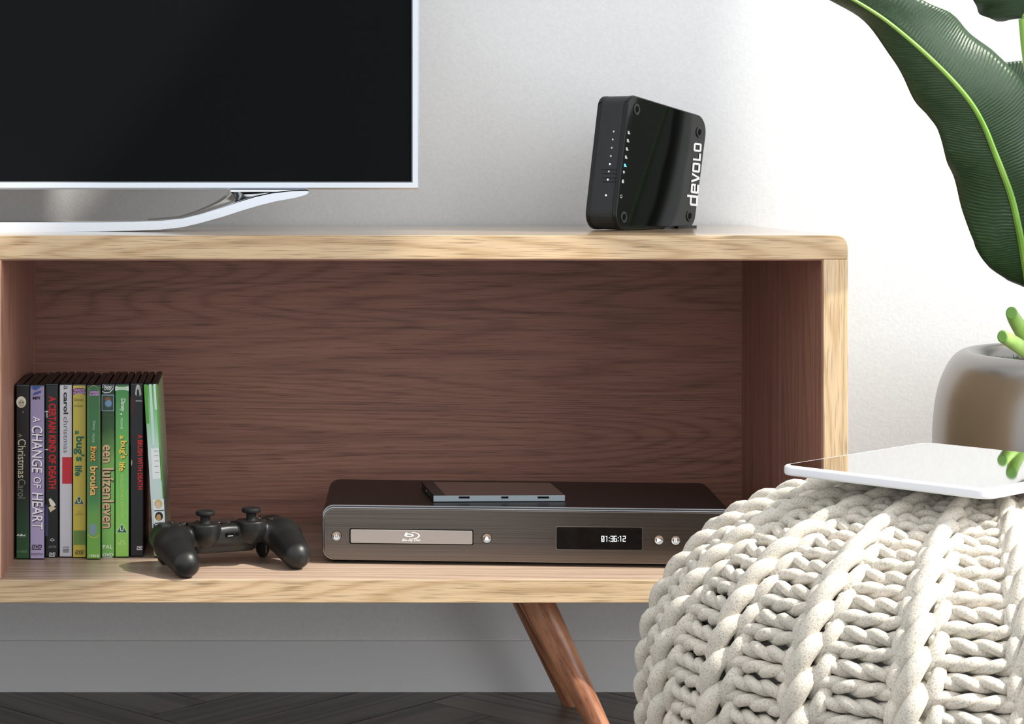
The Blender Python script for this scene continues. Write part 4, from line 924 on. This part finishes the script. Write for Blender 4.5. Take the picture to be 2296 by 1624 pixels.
def leaf(rows, name='leaf', fold=0.02, seg=8, par=pt, wav=0.006, seed=1, thick=0.0007, ribr=(0.0012, 0.0042)):
    # rows: (left point, midrib point, right point) from tip to base
    R_ = [[Vector(p) for p in r] for r in rows]; n = len(R_); NS = 6
    def cr(k, j, u):
        p = [R_[min(max(k+d, 0), n-1)][j] for d in (-1, 0, 1, 2)]
        return 0.5*((2*p[1])+(-p[0]+p[2])*u+(2*p[0]-5*p[1]+4*p[2]-p[3])*u*u+(-p[0]+3*p[1]-3*p[2]+p[3])*u**3)
    v = []; uvs = []; mids = []; W = 2*seg+1
    rg = random.Random(seed); ph = [rg.uniform(0, 6) for _ in range(4)]
    tot = (n-1)*NS
    for i in range(tot+1):
        k = min(i//NS, n-2); u = i/NS-k
        l, m, r = cr(k, 0, u), cr(k, 1, u), cr(k, 2, u); mids.append(m); T_ = i/tot
        nrm = (r-l).cross(R_[min(k+1, n-1)][1]-R_[k][1])
        nrm = nrm.normalized() if nrm.length > 1e-9 else Vector((0, -1, 0))
        if nrm.y > 0: nrm = -nrm
        for s in range(-seg, seg+1):
            t = abs(s)/seg; e = l if s < 0 else r; p = m.lerp(e, t)
            p = p+nrm*(fold*math.sin(t*PI*0.6)*min(1, (e-m).length/0.05)+wav*t*t*math.sin(T_*23+ph[0]+(0 if s < 0 else 2.1))*min(1, (e-m).length/0.05))
            v.append(p); uvs.append((T_*1.0+0.045*t, 0.5+0.5*s/seg))
    f = [[i*W+j, i*W+j+1, (i+1)*W+j+1, (i+1)*W+j] for i in range(tot) for j in range(W-1)]
    off = rootloc(par); me = bpy.data.meshes.new(name); me.from_pydata([tuple(p-off) for p in v], [], f); me.update()
    ul = me.uv_layers.new(name='UVMap')
    for lp in me.loops: ul.data[lp.index].uv = uvs[lp.vertex_index]
    me.materials.append(M['leaf']); o = bpy.data.objects.new(name, me); col.objects.link(o); o.parent = par; shade(o, 180)
    sm = o.modifiers.new('thick', 'SOLIDIFY'); sm.thickness = thick; sm.offset = 0
    N = len(mids); rib = MB().tube([p+Vector((0, -0.0005, 0)) for p in mids], [ribr[0]+(ribr[1]-ribr[0])*i/N for i in range(N)], 8)
    rib.build('midrib', M['stem'], o, True)
    return o, mids
# the big leaf in view: base at the pot side, blade arching up and over to its tip
px_rows = [((1690, -110), (1692, -112), (1694, -113)), ((1770, -48), (1802, -62), (1868, -92)), ((1858, -1), (1897, -10), (1985, -34)), ((1935, 46), (1975, 38), (2075, 6)),
           ((1985, 118), (2038, 88), (2130, 32)), ((2015, 165), (2090, 135), (2170, 74)), ((2045, 222), (2140, 186), (2222, 116)), ((2075, 256), (2180, 236), (2278, 178)), ((2092, 284), (2207, 285), (2318, 236)),
           ((2110, 345), (2227, 335), (2342, 300)), ((2136, 396), (2249, 390), (2360, 370)), ((2153, 470), (2268, 445), (2368, 440)), ((2175, 532), (2283, 510), (2370, 520)), ((2210, 582), (2292, 560), (2362, 585)), ((2256, 622), (2300, 608), (2346, 624)), ((2290, 638), (2306, 642), (2322, 640))]
n_ = len(px_rows); rows = []
for i, (l, m, r) in enumerate(px_rows):
    t = i/(n_-1); Dm = 2.16+0.15*t-0.05*math.sin(PI*t)
    w_ = min(1, 4*t)*0.5
    rows.append((at(l[0], l[1], Dm+0.035*w_*2*(1-0.5*t)), at(m[0], m[1], Dm), at(r[0], r[1], Dm+0.05*w_)))
lo_, mids = leaf(rows, seed=4, fold=0.012)
base_p = mids[-1]
def petiole(p_top, start, bend, r0=0.008, r1=0.0045):
    pts = []
    for k in range(15):
        t = k/14; pts.append(start*(1-t)**2+bend*2*t*(1-t)+p_top*t*t)
    return MB().tube(pts, [r0+(r1-r0)*k/14 for k in range(15)], 10).build('petiole', M['stem'], pt, True)
petiole(base_p, PP+Vector((-0.02, -0.02, 0.40)), Vector((base_p.x+0.03, base_p.y+0.03, 0.45)))
# a second leaf whose rounded lower edge and stalk reach into the corner, and upper leaves that arch above the frame
c2 = [((2420, -330), (2422, -332), (2424, -334)), ((2300, -250), (2400, -240), (2480, -250)), ((2215, -130), (2360, -130), (2470, -130)), ((2172, -20), (2330, -40), (2460, -20)), ((2188, 20), (2312, 5), (2440, 40)), ((2206, 40), (2305, 25), (2420, 66)), ((2240, 50), (2298, 40), (2380, 72)), ((2285, 38), (2294, 42), (2305, 44))]
rows2 = [(at(l[0], l[1], 2.36+0.02), at(m[0], m[1], 2.34), at(r[0], r[1], 2.37)) for l, m, r in c2]
lo2, m2 = leaf(rows2, seed=9, fold=0.008)
petiole(m2[-1], PP+Vector((0.03, 0.0, 0.40)), Vector((m2[-1].x+0.015, m2[-1].y, 0.60)), 0.009, 0.005)
# unseen leaf close to the wall, added as a dark reflection in the router
rw = []
for k in range(12):
    t = k/11; P = Vector((0.885+0.305*t-0.012*math.sin(PI*t), 0.3735, 0.745-0.275*t+0.012*math.sin(PI*t))); wv = max(0.01, math.sin(PI*min(1, t*0.92+0.02)))**0.65
    sd2 = Vector((0.68, 0, 0.73)); rw.append((P-sd2*0.062*wv, P, P+sd2*0.115*wv))
lo4, m4_ = leaf(rw, seed=31, fold=0.0015, wav=0.001)
petiole(m4_[-1], PP+Vector((0.06, 0.06, 0.40)), Vector((1.14, 0.25, 0.455)), 0.008, 0.005)
# cut stalk stubs
def stub(pix, D0, D1, r0, r1):
    n = len(pix); pts = [at(x, y, D0+(D1-D0)*k/(n-1)) for k, (x, y) in enumerate(pix)]
    o = MB().tube(pts, [r0+(r1-r0)*k/(n-1) for k in range(n)], 14, flat=0.8).build('cut_stalk', M['stub'], pt, True)
    d = (pts[-1]-pts[-2]).normalized(); MB().tube([pts[-1], pts[-1]+d*0.0012], [r1*1.05, r1*0.85], 14, flat=0.8).build('cut_face', M['stubcut'], o, True)
stub([(2360, 840), (2330, 800), (2302, 760), (2283, 730), (2272, 712), (2268, 703)], 2.30, 2.22, 0.0105, 0.0068)
stub([(2380, 850), (2340, 815), (2305, 790), (2278, 772), (2258, 760), (2248, 755)], 2.26, 2.17, 0.0100, 0.0062)
